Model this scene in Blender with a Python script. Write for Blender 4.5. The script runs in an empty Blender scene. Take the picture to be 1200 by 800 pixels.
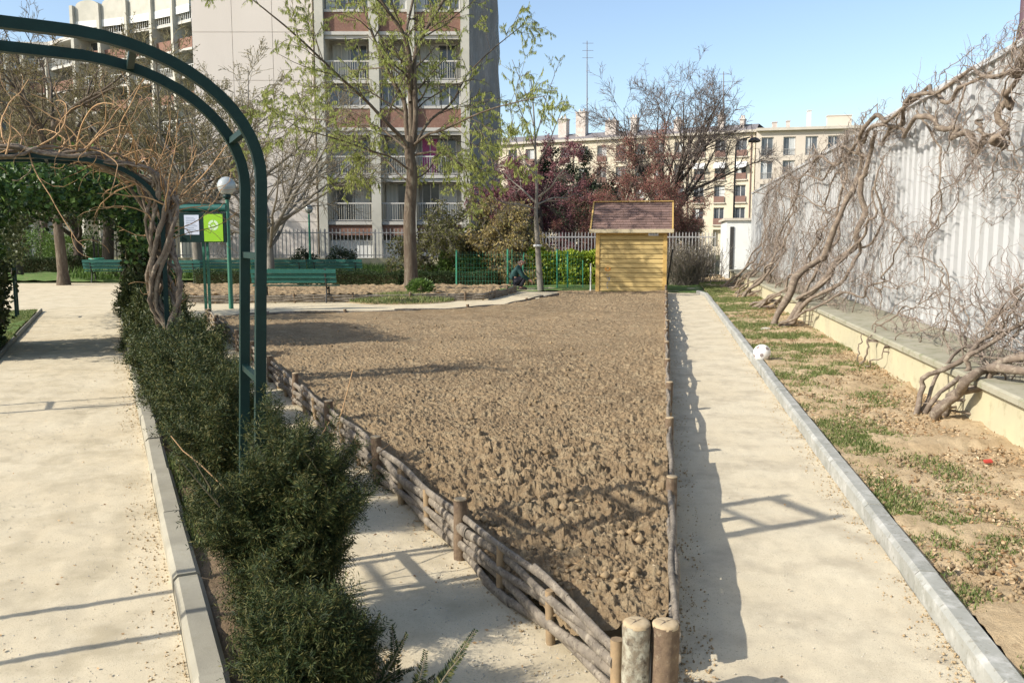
import bpy, math, random
import numpy as np
from math import radians, sin, cos, pi

scene = bpy.context.scene
COL = scene.collection
# ------------------------------------------------------------------ camera
F = 1000.0
HCAM = 1.6
PITCH = math.atan(117 / 1000)
cam_d = bpy.data.cameras.new('camera'); cam = bpy.data.objects.new('camera', cam_d); COL.objects.link(cam)
cam_d.lens = 30; cam_d.sensor_width = 36; cam_d.clip_end = 3000; cam_d.clip_start = 0.05
cam.location = (0, 0, HCAM); cam.rotation_euler = (pi / 2 - PITCH, 0, 0)
scene.camera = cam
# ------------------------------------------------------------------ sky and sun
SUN_EL = radians(33); SUN_DIR = np.array([-.917, -.399])          # horizontal direction towards the sun
world = bpy.data.worlds.new('World'); scene.world = world; world.use_nodes = True
wn = world.node_tree.nodes; wl = world.node_tree.links
bg = wn['Background']; sky = wn.new('ShaderNodeTexSky'); sky.sky_type = 'NISHITA'; sky.sun_disc = False
sky.sun_elevation = SUN_EL; sky.sun_rotation = math.atan2(SUN_DIR[0], SUN_DIR[1])
sky.air_density = 1.0; sky.dust_density = 1.4; sky.ozone_density = 1.0; sky.altitude = 30
wl.new(sky.outputs[0], bg.inputs[0]); bg.inputs[1].default_value = 0.15
sd = bpy.data.lights.new('sun', 'SUN'); so = bpy.data.objects.new('sun', sd); COL.objects.link(so)
sd.energy = 4.2; sd.angle = radians(0.55); sd.color = (1.0, .945, .86)
so.rotation_euler = (pi / 2 - SUN_EL, 0, math.atan2(SUN_DIR[0], -SUN_DIR[1]))
so.location = (-20, -10, 30)
scene.view_settings.view_transform = 'Standard'; scene.view_settings.look = 'None'
scene.view_settings.exposure = 0.60; scene.view_settings.gamma = 1
scene.view_settings.use_curve_mapping = False
scene.cycles.max_bounces = 6; scene.cycles.transparent_max_bounces = 8

# ------------------------------------------------------------------ coordinates
_c, _s = cos(PITCH), sin(PITCH)
def ray(px, py):
    dx = (px - 600) / F; dy = (400 - py) / F
    return np.array([dx, _c + dy * _s, -_s + dy * _c])
def G(px, py, z=0.0):
    d = ray(px, py); t = (z - HCAM) / d[2]
    return np.array([d[0] * t, d[1] * t, z])
def A(px, py, Y):
    d = ray(px, py); t = Y / d[1]
    return np.array([d[0] * t, Y, HCAM + d[2] * t])
RA = radians(10.13)
rv = np.array([sin(RA), cos(RA)]); rn = np.array([cos(RA), -sin(RA)])      # along / right of the right-hand path
def W(s, off, z=0.0):
    p = rv * s + rn * off
    return np.array([p[0], p[1], z])
lv = np.array([-.428, .904]); lv /= np.linalg.norm(lv); lm = np.array([lv[1], -lv[0]])  # along / right of the left-hand path
def L(t, m, z=0.0):
    p = lv * t + lm * m
    return np.array([p[0], p[1], z])

# ------------------------------------------------------------------ materials
def _mat(name):
    m = bpy.data.materials.new(name); m.use_nodes = True
    nt = m.node_tree; b = nt.nodes['Principled BSDF']
    return m, nt, b
def _mix(nt, fac, a, b, mode='MIX'):
    n = nt.nodes.new('ShaderNodeMix'); n.data_type = 'RGBA'; n.blend_type = mode
    for sock, v in ((n.inputs[0], fac), (n.inputs[6], a), (n.inputs[7], b)):
        if hasattr(v, 'is_output') or isinstance(v, bpy.types.NodeSocket): nt.links.new(v, sock)
        elif isinstance(v, (int, float)): sock.default_value = v
        else: sock.default_value = (*v[:3], 1)
    return n.outputs[2]
def _noise(nt, scale, detail=5, rough=.6, stretch=None, dist=0.0):
    tc = nt.nodes.new('ShaderNodeTexCoord'); n = nt.nodes.new('ShaderNodeTexNoise')
    mp = nt.nodes.new('ShaderNodeMapping'); nt.links.new(tc.outputs['Object'], mp.inputs[0])
    if stretch: mp.inputs['Scale'].default_value = stretch
    nt.links.new(mp.outputs[0], n.inputs['Vector'])
    n.inputs['Scale'].default_value = scale; n.inputs['Detail'].default_value = detail; n.inputs['Roughness'].default_value = rough
    n.inputs['Distortion'].default_value = dist
    return n.outputs['Fac']
def _ramp(nt, fac, lo, hi):
    r = nt.nodes.new('ShaderNodeMapRange'); nt.links.new(fac, r.inputs[0])
    r.inputs[1].default_value = lo; r.inputs[2].default_value = hi
    return r.outputs[0]
def surf(name, c1, c2=None, scale=4, lo=.35, hi=.65, c3=None, scale3=20, lo3=.5, hi3=.7, rough=.85, bump=0, bscale=60, bdist=.01,
         stretch=None, metallic=0, spec=.3, island=0, detail=6, coat=0, speck=None, speck_s=200):
    m, nt, b = _mat(name)
    col = None
    if c2 is None: c2 = tuple(x * .8 for x in c1)
    col = _mix(nt, _ramp(nt, _noise(nt, scale, detail, .6, stretch), lo, hi), c1, c2)
    if c3 is not None: col = _mix(nt, _ramp(nt, _noise(nt, scale3, detail, .65, stretch), lo3, hi3), col, c3)
    if speck is not None: col = _mix(nt, _ramp(nt, _noise(nt, speck_s, 3, .7), .56, .70), col, speck)
    if island:
        g = nt.nodes.new('ShaderNodeNewGeometry'); r = nt.nodes.new('ShaderNodeMapRange')
        nt.links.new(g.outputs['Random Per Island'], r.inputs[0]); r.inputs[3].default_value = 1 - island; r.inputs[4].default_value = 1 + island
        cb = nt.nodes.new('ShaderNodeCombineColor')
        for i in range(3): nt.links.new(r.outputs[0], cb.inputs[i])
        col = _mix(nt, 1.0, col, cb.outputs[0], 'MULTIPLY')
    nt.links.new(col, b.inputs['Base Color'])
    b.inputs['Roughness'].default_value = rough; b.inputs['Metallic'].default_value = metallic
    b.inputs['Specular IOR Level'].default_value = spec; b.inputs['Coat Weight'].default_value = coat
    if bump:
        bp = nt.nodes.new('ShaderNodeBump'); bp.inputs['Strength'].default_value = bump; bp.inputs['Distance'].default_value = bdist
        nt.links.new(_noise(nt, bscale, 6, .7, stretch), bp.inputs['Height']); nt.links.new(bp.outputs[0], b.inputs['Normal'])
    return m
def leafmat(name, cols, trans=.3, rough=.5, spec=.3):
    m, nt, b = _mat(name)
    g = nt.nodes.new('ShaderNodeNewGeometry'); r = nt.nodes.new('ShaderNodeValToRGB')
    nt.links.new(g.outputs['Random Per Island'], r.inputs[0])
    els = r.color_ramp.elements
    while len(els) < len(cols): els.new(.5)
    for i, c in enumerate(cols): els[i].position = i / (len(cols) - 1); els[i].color = (*c, 1)
    nt.links.new(r.outputs[0], b.inputs['Base Color']); b.inputs['Roughness'].default_value = rough
    b.inputs['Specular IOR Level'].default_value = spec
    if trans:
        t = nt.nodes.new('ShaderNodeBsdfTranslucent'); nt.links.new(r.outputs[0], t.inputs[0])
        mx = nt.nodes.new('ShaderNodeMixShader'); mx.inputs[0].default_value = trans
        nt.links.new(b.outputs[0], mx.inputs[1]); nt.links.new(t.outputs[0], mx.inputs[2])
        nt.links.new(mx.outputs[0], nt.nodes['Material Output'].inputs[0])
    return m

MT = dict(
    sand=surf('sand', (.55, .46, .305), (.605, .525, .37), 1.1, .3, .7, (.44, .37, .245), 2.6, .47, .68, bump=.5, bscale=230, bdist=.006, speck=(.36, .30, .20), speck_s=140, rough=.95, spec=.15),
    sand_grey=surf('sand_grey', (.545, .465, .32), (.60, .53, .385), 1.6, .3, .7, (.43, .37, .265), 3.1, .47, .68, bump=.5, bscale=230, bdist=.006, speck=(.37, .31, .22), speck_s=140, rough=.95, spec=.15),
    soil=surf('soil', (.315, .225, .128), (.235, .167, .096), .7, .38, .62, (.36, .275, .165), 7, .48, .66, bump=1.0, bscale=75, bdist=.022, speck=(.40, .31, .19), speck_s=45, rough=.95, spec=.1),
    dirt=surf('dirt', (.40, .29, .165), (.48, .37, .225), 2.5, .35, .65, (.28, .20, .115), 14, .55, .7, bump=.8, bscale=60, bdist=.015, rough=.95, spec=.1),
    dirt_dark=surf('dirt_dark', (.17, .12, .07), (.25, .18, .11), 5, bump=.9, bscale=45, bdist=.02, rough=.95, spec=.1),
    ground=surf('ground_far', (.10, .13, .05), (.16, .15, .08), .6, c3=(.22, .18, .12), scale3=3, bump=.6, bscale=20, bdist=.03, rough=.95),
    lawn=surf('lawn', (.085, .16, .03), (.13, .20, .05), 2, c3=(.18, .17, .07), scale3=9, bump=.8, bscale=40, bdist=.02, rough=.9),
    kerb=surf('kerb_stone', (.36, .355, .315), (.26, .26, .225), 3.5, c3=(.46, .45, .41), scale3=9, lo3=.5, hi3=.7, speck=(.22, .21, .17), speck_s=30, bump=.35, bscale=120, bdist=.004, island=.08),
    kerb_warm=surf('kerb_warm', (.32, .295, .225), (.25, .23, .175), 5, c3=(.25, .23, .16), scale3=26, lo3=.55, hi3=.8, bump=.35, bscale=120, bdist=.004, island=.08),
    green_steel=surf('green_steel', (.004, .021, .018), (.006, .028, .024), 12, rough=.5, spec=.25, bump=.05, bscale=200, c3=(.012, .035, .03), scale3=60, lo3=.6, hi3=.75),
    green_paint=surf('green_paint', (.03, .16, .10), (.035, .135, .09), 9, rough=.5, spec=.4),
    bench=surf('bench_paint', (.012, .085, .066), (.018, .11, .085), 8, rough=.5, spec=.4, bump=.1, bscale=50),
    post_green=surf('post_green', (.04, .26, .16), (.05, .21, .13), 7, rough=.5),
    bark_rail=surf('bark_rail', (.23, .195, .15), (.135, .115, .09), 11, .38, .6, (.33, .285, .215), 28, .52, .68, bump=.8, bscale=45, bdist=.010, speck=(.07, .055, .04), speck_s=60, rough=.9, island=.22),
    stake=surf('stake_wood', (.32, .225, .125), (.23, .165, .095), 14, bump=.4, bscale=40, bdist=.006, rough=.85, island=.15),
    cut_wood=surf('cut_wood', (.46, .36, .22), (.36, .27, .16), 30, c3=(.2, .14, .08), scale3=60, lo3=.6, hi3=.75, bump=.4, bscale=80, bdist=.003),
    post_bark_pale=surf('lichen_bark', (.20, .165, .115), (.36, .34, .26), 22, .45, .6, (.09, .07, .05), 35, .52, .68, bump=.8, bscale=50, bdist=.008, rough=.95),
    post_bark=surf('brown_bark', (.19, .135, .085), (.13, .09, .06), 20, .4, .6, (.26, .21, .14), 45, .58, .7, bump=.8, bscale=50, bdist=.008, rough=.95),
    bark=surf('tree_bark', (.125, .095, .065), (.075, .055, .04), 5, c3=(.19, .165, .12), scale3=14, bump=.8, bscale=22, bdist=.03, stretch=(1, 1, .25), rough=.95),
    bark_grey=surf('grey_bark', (.23, .21, .175), (.15, .135, .11), 5, bump=.6, bscale=20, bdist=.02, stretch=(1, 1, .3), rough=.95),
    bark_dark=surf('dark_bark', (.10, .075, .06), (.06, .05, .04), 5, bump=.6, bscale=20, bdist=.02, stretch=(1, 1, .3), rough=.95),
    vine_bark=surf('vine_bark', (.225, .175, .13), (.13, .10, .075), 9, c3=(.33, .28, .21), scale3=22, bump=.9, bscale=34, bdist=.012, rough=.9),
    vine_twig=surf('vine_twig', (.31, .255, .21), (.21, .17, .14), 9, rough=.85, island=.3),
    vine_gold=surf('vine_gold', (.40, .25, .125), (.28, .17, .085), 9, rough=.8, island=.35),
    twig_brown=surf('twig_brown', (.19, .155, .10), (.13, .11, .065), 3, rough=.9, island=.3),
    twig_green=surf('twig_olive', (.215, .185, .105), (.15, .135, .07), 3, rough=.9, island=.3),
    twig_grey=surf('twig_grey', (.18, .145, .125), (.13, .105, .09), 3, rough=.9, island=.3),
    twig_pale=surf('twig_pale', (.26, .225, .175), (.19, .165, .13), 3, rough=.9, island=.3),
    concrete=surf('low_wall_concrete', (.50, .45, .29), (.44, .40, .27), 2.2, c3=(.30, .27, .17), scale3=7, lo3=.56, hi3=.75, bump=.3, bscale=60, bdist=.006),
    coping=surf('coping_stone', (.36, .335, .25), (.29, .27, .19), 3, c3=(.17, .18, .09), scale3=8, lo3=.52, hi3=.72, bump=.4, bscale=50, bdist=.008),
    sheet=surf('white_sheet_metal', (.50, .505, .495), (.475, .48, .47), .6, c3=(.42, .42, .395), scale3=2.5, lo3=.62, hi3=.82, rough=.45, spec=.4),
    purple_pole=surf('purple_pole', (.12, .07, .085), (.10, .06, .07), 4, rough=.4),
    shed_wood=surf('shed_board', (.50, .37, .155), (.43, .31, .12), 6, c3=(.36, .25, .10), scale3=16, lo3=.55, hi3=.75, bump=.25, bscale=40, bdist=.004, stretch=(.2, 1, 2.5), rough=.75, island=.1),
    shed_trim=surf('shed_trim', (.52, .35, .12), (.45, .29, .09), 8, bump=.2, bscale=40, bdist=.004, rough=.75),
    shed_pale=surf('shed_fascia', (.48, .41, .27), (.40, .34, .22), 8, rough=.75),
    shingle=surf('roof_shingle', (.19, .12, .098), (.165, .105, .088), 3, c3=(.22, .15, .125), scale3=40, lo3=.5, hi3=.7, island=.18, bump=.4, bscale=120, bdist=.004, rough=.95),
    iron=surf('grey_iron', (.38, .37, .35), (.31, .30, .29), 5, rough=.6),
    iron_dark=surf('dark_iron', (.03, .032, .03), (.05, .045, .04), 5, rough=.6),
    white_wall=surf('white_render', (.70, .71, .68), (.62, .63, .60), 1.5, c3=(.5, .5, .46), scale3=4, lo3=.6, hi3=.8),
    tower=surf('tower_concrete', (.62, .565, .50), (.58, .525, .46), .35, .3, .7, (.53, .48, .425), .8, .62, .85, bump=.15, bscale=20, bdist=.02, stretch=(1, 1, .5)),
    tower_trim=surf('tower_trim', (.50, .48, .43), (.45, .43, .385), 1, rough=.8),
    tower_pier=surf('tower_pier', (.50, .48, .41), (.43, .415, .35), 1.2, bump=.2, bscale=15, rough=.9),
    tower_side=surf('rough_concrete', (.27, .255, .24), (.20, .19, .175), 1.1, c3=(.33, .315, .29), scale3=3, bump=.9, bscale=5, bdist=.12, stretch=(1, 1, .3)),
    brick=surf('brick_panel', (.225, .125, .09), (.18, .10, .075), 2, c3=(.28, .17, .13), scale3=12, rough=.9),
    recess=surf('loggia_wall', (.55, .53, .48), (.47, .45, .41), 1.5, rough=.9),
    glass=surf('window_glass', (.055, .065, .075), (.11, .12, .13), .9, .35, .65, rough=.12, spec=.6),
    curtain=surf('curtain', (.55, .56, .54), (.42, .44, .43), 3, stretch=(3, 3, .1), rough=.9),
    pink=surf('pink_curtain', (.48, .13, .30), (.42, .10, .26), 3, rough=.9),
    frame=surf('window_frame', (.60, .59, .56), (.54, .53, .50), 3, rough=.6),
    rail_white=surf('rail_white', (.66, .66, .63), (.60, .60, .57), 3, rough=.5),
    yellow_wall=surf('yellow_stone', (.61, .54, .41), (.56, .49, .37), .5, c3=(.44, .35, .21), scale3=2, lo3=.6, hi3=.8),
    cream_wall=surf('cream_stone', (.62, .55, .45), (.57, .50, .41), .5),
    cornice=surf('cornice', (.55, .50, .41), (.46, .42, .35), 1),
    guard=surf('window_guard', (.22, .13, .10), (.17, .10, .08), 2, rough=.7),
    zinc=surf('zinc', (.22, .20, .20), (.17, .16, .16), 2, rough=.6),
    chimney=surf('chimney_render', (.56, .51, .46), (.44, .37, .32), 2),
    awning=surf('awning', (.68, .68, .66), (.6, .6, .58), 3, rough=.8),
    ball_white=surf('ball_white', (.78, .76, .72), (.70, .68, .63), 8, rough=.45),
    ball_dark=surf('ball_seam', (.22, .18, .17), (.30, .24, .22), 8, rough=.5),
    paper=surf('paper', (.62, .66, .74), (.58, .62, .70), 8, rough=.6),
    lime=surf('lime_poster', (.30, .56, .03), (.28, .53, .03), 8, rough=.5),
    emblem=surf('emblem_pale', (.62, .76, .50), (.60, .74, .48), 8, rough=.5),
    ink=surf('ink', (.30, .34, .42), (.28, .32, .40), 8, rough=.6),
    globe=surf('lamp_globe', (.36, .38, .37), (.30, .33, .31), 3, rough=.15, spec=.6, coat=.5),
    plate=surf('sign_plate', (.66, .68, .72), (.62, .64, .68), 8, rough=.4),
    orange=surf('orange_chalk', (.62, .26, .05), (.52, .24, .06), 20, rough=.9),
    blue_mark=surf('blue_chalk', (.20, .25, .36), (.25, .27, .3), 20, rough=.9),
    yew=leafmat('yew_needles', [(.013, .023, .009), (.024, .041, .012), (.052, .068, .018), (.14, .125, .04)], .1, .55, .2),
    yew_far=leafmat('yew_needles_light', [(.02, .033, .011), (.04, .06, .017), (.075, .09, .025), (.13, .13, .04)], .12, .5),
    ivy=leafmat('ivy_leaves', [(.015, .035, .010), (.035, .075, .018), (.07, .13, .028), (.14, .22, .05)], .25, .4),
    ivy_dull=leafmat('ivy_leaves_dull', [(.03, .045, .015), (.06, .08, .025), (.10, .11, .04)], .2, .5),
    laurel=leafmat('laurel_leaves', [(.12, .20, .02), (.24, .34, .03), (.36, .44, .05), (.48, .52, .09)], .4, .4),
    box=leafmat('box_leaves', [(.018, .035, .010), (.03, .055, .014), (.06, .09, .022)], .15, .5),
    shrub=leafmat('shrub_leaves', [(.05, .10, .02), (.10, .17, .035), (.16, .24, .06)], .3, .5),
    catkin=leafmat('catkins', [(.26, .30, .08), (.38, .42, .12), (.50, .52, .18)], .4, .6),
    plum=leafmat('plum_leaves', [(.10, .035, .04), (.18, .06, .07), (.28, .11, .12), (.38, .20, .21)], .25, .6),
    rust=leafmat('rust_buds', [(.16, .06, .05), (.26, .10, .08), (.38, .18, .14)], .25, .6),
    weep=leafmat('weeping_leaves', [(.16, .12, .05), (.27, .21, .08), (.39, .30, .12), (.31, .29, .10)], .3, .6),
    weep_green=leafmat('weeping_leaves_green', [(.09, .09, .03), (.15, .15, .05), (.20, .20, .06)], .3, .6),
    conifer=leafmat('conifer', [(.015, .03, .013), (.03, .05, .02), (.05, .07, .03)], .1, .6),
    bud=leafmat('buds', [(.13, .10, .05), (.20, .17, .07), (.28, .25, .10)], .3, .6),
    grass=leafmat('grass_blades', [(.06, .095, .02), (.12, .17, .04), (.21, .25, .08), (.38, .34, .17)], .3, .5),
    straw=leafmat('dead_leaves', [(.18, .10, .045), (.34, .21, .10), (.48, .34, .19), (.58, .46, .30)], .15, .7),
    clod=surf('clod', (.30, .222, .128), (.23, .165, .095), 9, bump=.6, bscale=60, bdist=.008, rough=.95, spec=.1, island=.25),
    jacket=surf('green_jacket', (.022, .065, .062), (.018, .05, .05), 8, bump=.3, bscale=12, bdist=.02, rough=.8),
    trousers=surf('dark_trousers', (.02, .02, .028), (.03, .03, .04), 8, rough=.9),
    skin=surf('skin', (.50, .28, .20), (.44, .24, .17), 8, rough=.6),
    hair=surf('hair', (.14, .10, .08), (.10, .07, .06), 30, rough=.8),
    shoe=surf('shoe', (.03, .025, .02), (.04, .03, .025), 8, rough=.6),
    red=surf('red_litter', (.45, .06, .04), (.38, .05, .035), 9, rough=.5),
    stone=surf('pale_stone', (.5, .46, .38), (.42, .38, .3), 9, bump=.4, bscale=30),
    yellow=surf('yellow_plastic', (.6, .45, .04), (.5, .38, .04), 5, rough=.5),
)

# ------------------------------------------------------------------ mesh helpers
class MB:
    def __init__(s): s.V = []; s.F4 = []; s.F3 = []; s.n = 0; s.m4 = []; s.m3 = []; s.mi = 0; s.sm4 = []; s.sm3 = []
    def add(s, V, Q=None, T=None, smooth=False):
        V = np.asarray(V, float).reshape(-1, 3); s.V.append(V)
        if Q is not None and len(Q):
            Q = np.asarray(Q, np.int64).reshape(-1, 4); s.F4.append(Q + s.n); s.m4.append(np.full(len(Q), s.mi)); s.sm4.append(np.full(len(Q), smooth))
        if T is not None and len(T):
            T = np.asarray(T, np.int64).reshape(-1, 3); s.F3.append(T + s.n); s.m3.append(np.full(len(T), s.mi)); s.sm3.append(np.full(len(T), smooth))
        s.n += len(V); return s
    def box(s, fr, u0, u1, w0, w1, z0, z1):
        o, u, w = fr
        V = []
        for z in (z0, z1):
            for a, b in ((u0, w0), (u1, w0), (u1, w1), (u0, w1)):
                p = o + u * a + w * b; V.append((p[0], p[1], z))
        return s.add(V, [(0, 3, 2, 1), (4, 5, 6, 7), (0, 1, 5, 4), (1, 2, 6, 5), (2, 3, 7, 6), (3, 0, 4, 7)])
    def prism(s, poly, d):                                            # poly (n,3) extruded by the vector d, convex
        poly = np.asarray(poly, float); n = len(poly); V = np.vstack([poly, poly + np.asarray(d, float)])
        Q = [(i, (i + 1) % n, n + (i + 1) % n, n + i) for i in range(n)]
        T = [(0, i + 1, i) for i in range(1, n - 1)] + [(n, n + i, n + i + 1) for i in range(1, n - 1)]
        return s.add(V, Q, T)
    def tubes(s, P, R, sides=4, cap=False, ref=None, smooth=True, flat=None):
        P = np.asarray(P, float); R = np.asarray(R, float)
        if P.ndim == 2: P = P[None]; R = np.broadcast_to(R, (P.shape[1],))[None]
        B, N, _ = P.shape
        if B == 0: return s
        T = np.gradient(P, axis=1); T /= np.linalg.norm(T, axis=2, keepdims=True) + 1e-12
        if ref is None:
            mt = np.abs(T.mean(1)); ref_ = np.eye(3)[np.argmin(mt, axis=1)][:, None, :]
        else: ref_ = np.asarray(ref, float)[None, None, :]
        n = np.cross(T, ref_); n /= np.linalg.norm(n, axis=2, keepdims=True) + 1e-12
        b = np.cross(T, n)
        ang = np.arange(sides) * 2 * pi / sides + (pi / 4 if sides == 4 else 0)
        fl = flat or (1, 1)
        V = P[:, :, None, :] + R[:, :, None, None] * (np.cos(ang)[None, None, :, None] * n[:, :, None, :] * fl[0] + np.sin(ang)[None, None, :, None] * b[:, :, None, :] * fl[1])
        i = np.arange(N - 1)[:, None]; j = np.arange(sides)[None, :]; j2 = (j + 1) % sides
        q = np.stack([i * sides + j, i * sides + j2, (i + 1) * sides + j2, (i + 1) * sides + j], -1).reshape(-1, 4)
        Q = (q[None] + (np.arange(B) * N * sides)[:, None, None]).reshape(-1, 4)
        s.add(V, Q, smooth=smooth)
        if cap:
            for k in range(B):
                for e, rev in ((0, 1), (N - 1, 0)):
                    ring = V[k, e]; c = ring.mean(0)
                    t = [(sides, (a + 1) % sides, a) if rev == 0 else (sides, a, (a + 1) % sides) for a in range(sides)]
                    s.add(np.vstack([ring, c]), T=[(x[0], x[2], x[1]) for x in t])
        return s
    def leaves(s, c, d, ln, wd, rng, bend=0):
        c = np.asarray(c); n = len(c)
        if n == 0: return s
        d = d / (np.linalg.norm(d, axis=1, keepdims=True) + 1e-9)
        r = rng.normal(size=(n, 3)); sd = np.cross(d, r); sd /= np.linalg.norm(sd, axis=1, keepdims=True) + 1e-9
        ln = np.broadcast_to(ln, (n,))[:, None]; wd = np.broadcast_to(wd, (n,))[:, None]
        nn = np.cross(d, sd) * bend * ln
        V = np.stack([c, c + d * ln * .5 + sd * wd * .5 + nn, c + d * ln, c + d * ln * .5 - sd * wd * .5 + nn], 1)
        return s.add(V, np.arange(4 * n).reshape(n, 4))
    def revolve(s, base, prof, seg=16, smooth=True, axis=None):       # prof [(r, z)]
        base = np.asarray(base, float); a = np.arange(seg) * 2 * pi / seg
        V = np.array([[base[0] + r * cos(t), base[1] + r * sin(t), base[2] + z] for r, z in prof for t in a])
        Q = [(i * seg + j, i * seg + (j + 1) % seg, (i + 1) * seg + (j + 1) % seg, (i + 1) * seg + j) for i in range(len(prof) - 1) for j in range(seg)]
        return s.add(V, Q, smooth=smooth)
    def build(s, name, mats, parent=None, loc=None):
        if not isinstance(mats, (list, tuple)): mats = [mats]
        me = bpy.data.meshes.new(name)
        V = np.vstack(s.V) if s.V else np.zeros((0, 3))
        o3 = np.zeros(3)
        if parent is not None:
            q = parent
            while q is not None: o3 = o3 + np.array(q.location); q = q.parent
        elif loc is not None: o3 = np.array(loc, float)
        V = V - o3
        Q = np.vstack(s.F4) if s.F4 else np.zeros((0, 4), np.int64); T = np.vstack(s.F3) if s.F3 else np.zeros((0, 3), np.int64)
        me.vertices.add(len(V)); me.vertices.foreach_set('co', V.astype(np.float32).ravel())
        nl = Q.size + T.size; me.loops.add(nl); me.loops.foreach_set('vertex_index', np.concatenate([Q.ravel(), T.ravel()]).astype(np.int32))
        me.polygons.add(len(Q) + len(T))
        me.polygons.foreach_set('loop_start', np.concatenate([np.arange(len(Q)) * 4, Q.size + np.arange(len(T)) * 3]).astype(np.int32))
        cat = lambda l: np.concatenate(l) if l else np.zeros(0)
        me.polygons.foreach_set('material_index', np.concatenate([cat(s.m4), cat(s.m3)]).astype(np.int32))
        me.polygons.foreach_set('use_smooth', np.concatenate([cat(s.sm4), cat(s.sm3)]).astype(bool))
        for m in mats: me.materials.append(MT[m] if isinstance(m, str) else m)
        me.update(calc_edges=True); me.validate()
        o = bpy.data.objects.new(name, me); COL.objects.link(o)
        if parent is not None: o.parent = parent
        elif loc is not None: o.location = loc
        return o
def tag(o, label, cat, group=None, kind=None):
    if label: o['label'] = label
    if cat: o['category'] = cat
    if group: o['group'] = group
    if kind: o['kind'] = kind
    return o
def thing(name, label, cat, loc=(0, 0, 0), group=None):
    o = bpy.data.objects.new(name, None); COL.objects.link(o); o.location = tuple(loc); o.empty_display_size = .2
    return tag(o, label, cat, group)
def struct(o, kind='structure', label=None, cat=None): o['kind'] = kind; return tag(o, label, cat)
def copy_thing(root, loc, rz=0, sc=(1, 1, 1), label=None):
    def cp(o, parent):
        c = o.copy(); COL.objects.link(c); c.parent = parent
        for ch in list(o.children): cp(ch, c)
        return c
    r = cp(root, None); r.location = tuple(loc); r.rotation_euler = (0, 0, rz); r.scale = sc
    if label: r['label'] = label
    return r
def FR(o, ang=0.0):
    return (np.array(o[:2], float), np.array([cos(ang), sin(ang)]), np.array([-sin(ang), cos(ang)]))
def FRv(o, u): u = np.array(u[:2]); return (np.array(o[:2], float), u, np.array([-u[1], u[0]]))
def spline(pts, n):                                                   # Catmull-Rom through the points
    p = np.asarray(pts, float); p = np.vstack([2 * p[0] - p[1], p, 2 * p[-1] - p[-2]]); m = len(p) - 3
    out = []
    for t in np.linspace(0, m - 1e-6, n):
        i = int(t); f = t - i; a, b, c, d = p[i:i + 4]
        out.append(.5 * ((2 * b) + (-a + c) * f + (2 * a - 5 * b + 4 * c - d) * f * f + (-a + 3 * b - 3 * c + d) * f ** 3))
    return np.array(out)
def hashn(ix, iy, k=0):
    h = (ix.astype(np.int64) * 374761393 + iy.astype(np.int64) * 668265263 + k * 1442695041) & 0x7fffffff
    h = ((h ^ (h >> 13)) * 1274126177) & 0x7fffffff; h = h ^ (h >> 16)
    return (h & 0xfffff) / float(0xfffff)
def vnoise(x, y, sc, k=0):
    x = x * sc; y = y * sc; ix = np.floor(x); iy = np.floor(y); fx = x - ix; fy = y - iy
    fx = fx * fx * (3 - 2 * fx); fy = fy * fy * (3 - 2 * fy)
    a = hashn(ix, iy, k); b = hashn(ix + 1, iy, k); c = hashn(ix, iy + 1, k); d = hashn(ix + 1, iy + 1, k)
    return (a * (1 - fx) + b * fx) * (1 - fy) + (c * (1 - fx) + d * fx) * fy
def clods(x, y, cell, k):                                             # heightfield of rounded lumps of random size
    ix = np.floor(x / cell); iy = np.floor(y / cell); h = np.zeros_like(x)
    for dx in (-1, 0, 1):
        for dy in (-1, 0, 1):
            jx = ix + dx; jy = iy + dy
            cx = (jx + hashn(jx, jy, k)) * cell; cy = (jy + hashn(jx, jy, k + 1)) * cell
            r = cell * (.22 + .5 * hashn(jx, jy, k + 2) ** 1.5)
            asp = .7 + .6 * hashn(jx, jy, k + 3)
            d2 = ((x - cx) * asp) ** 2 + ((y - cy) / asp) ** 2
            h = np.maximum(h, 1.15 * np.maximum(r * r - d2, 0) / r)
    return h
def sheet(name, poly, z, mat, fan=True):
    m = MB(); V = [(p[0], p[1], z) for p in poly]; n = len(V); c = np.mean(V, axis=0)
    m.add(np.vstack([V, c]), T=[(i, (i + 1) % n, n) for i in range(n)]); return struct(m.build(name, mat))

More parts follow.
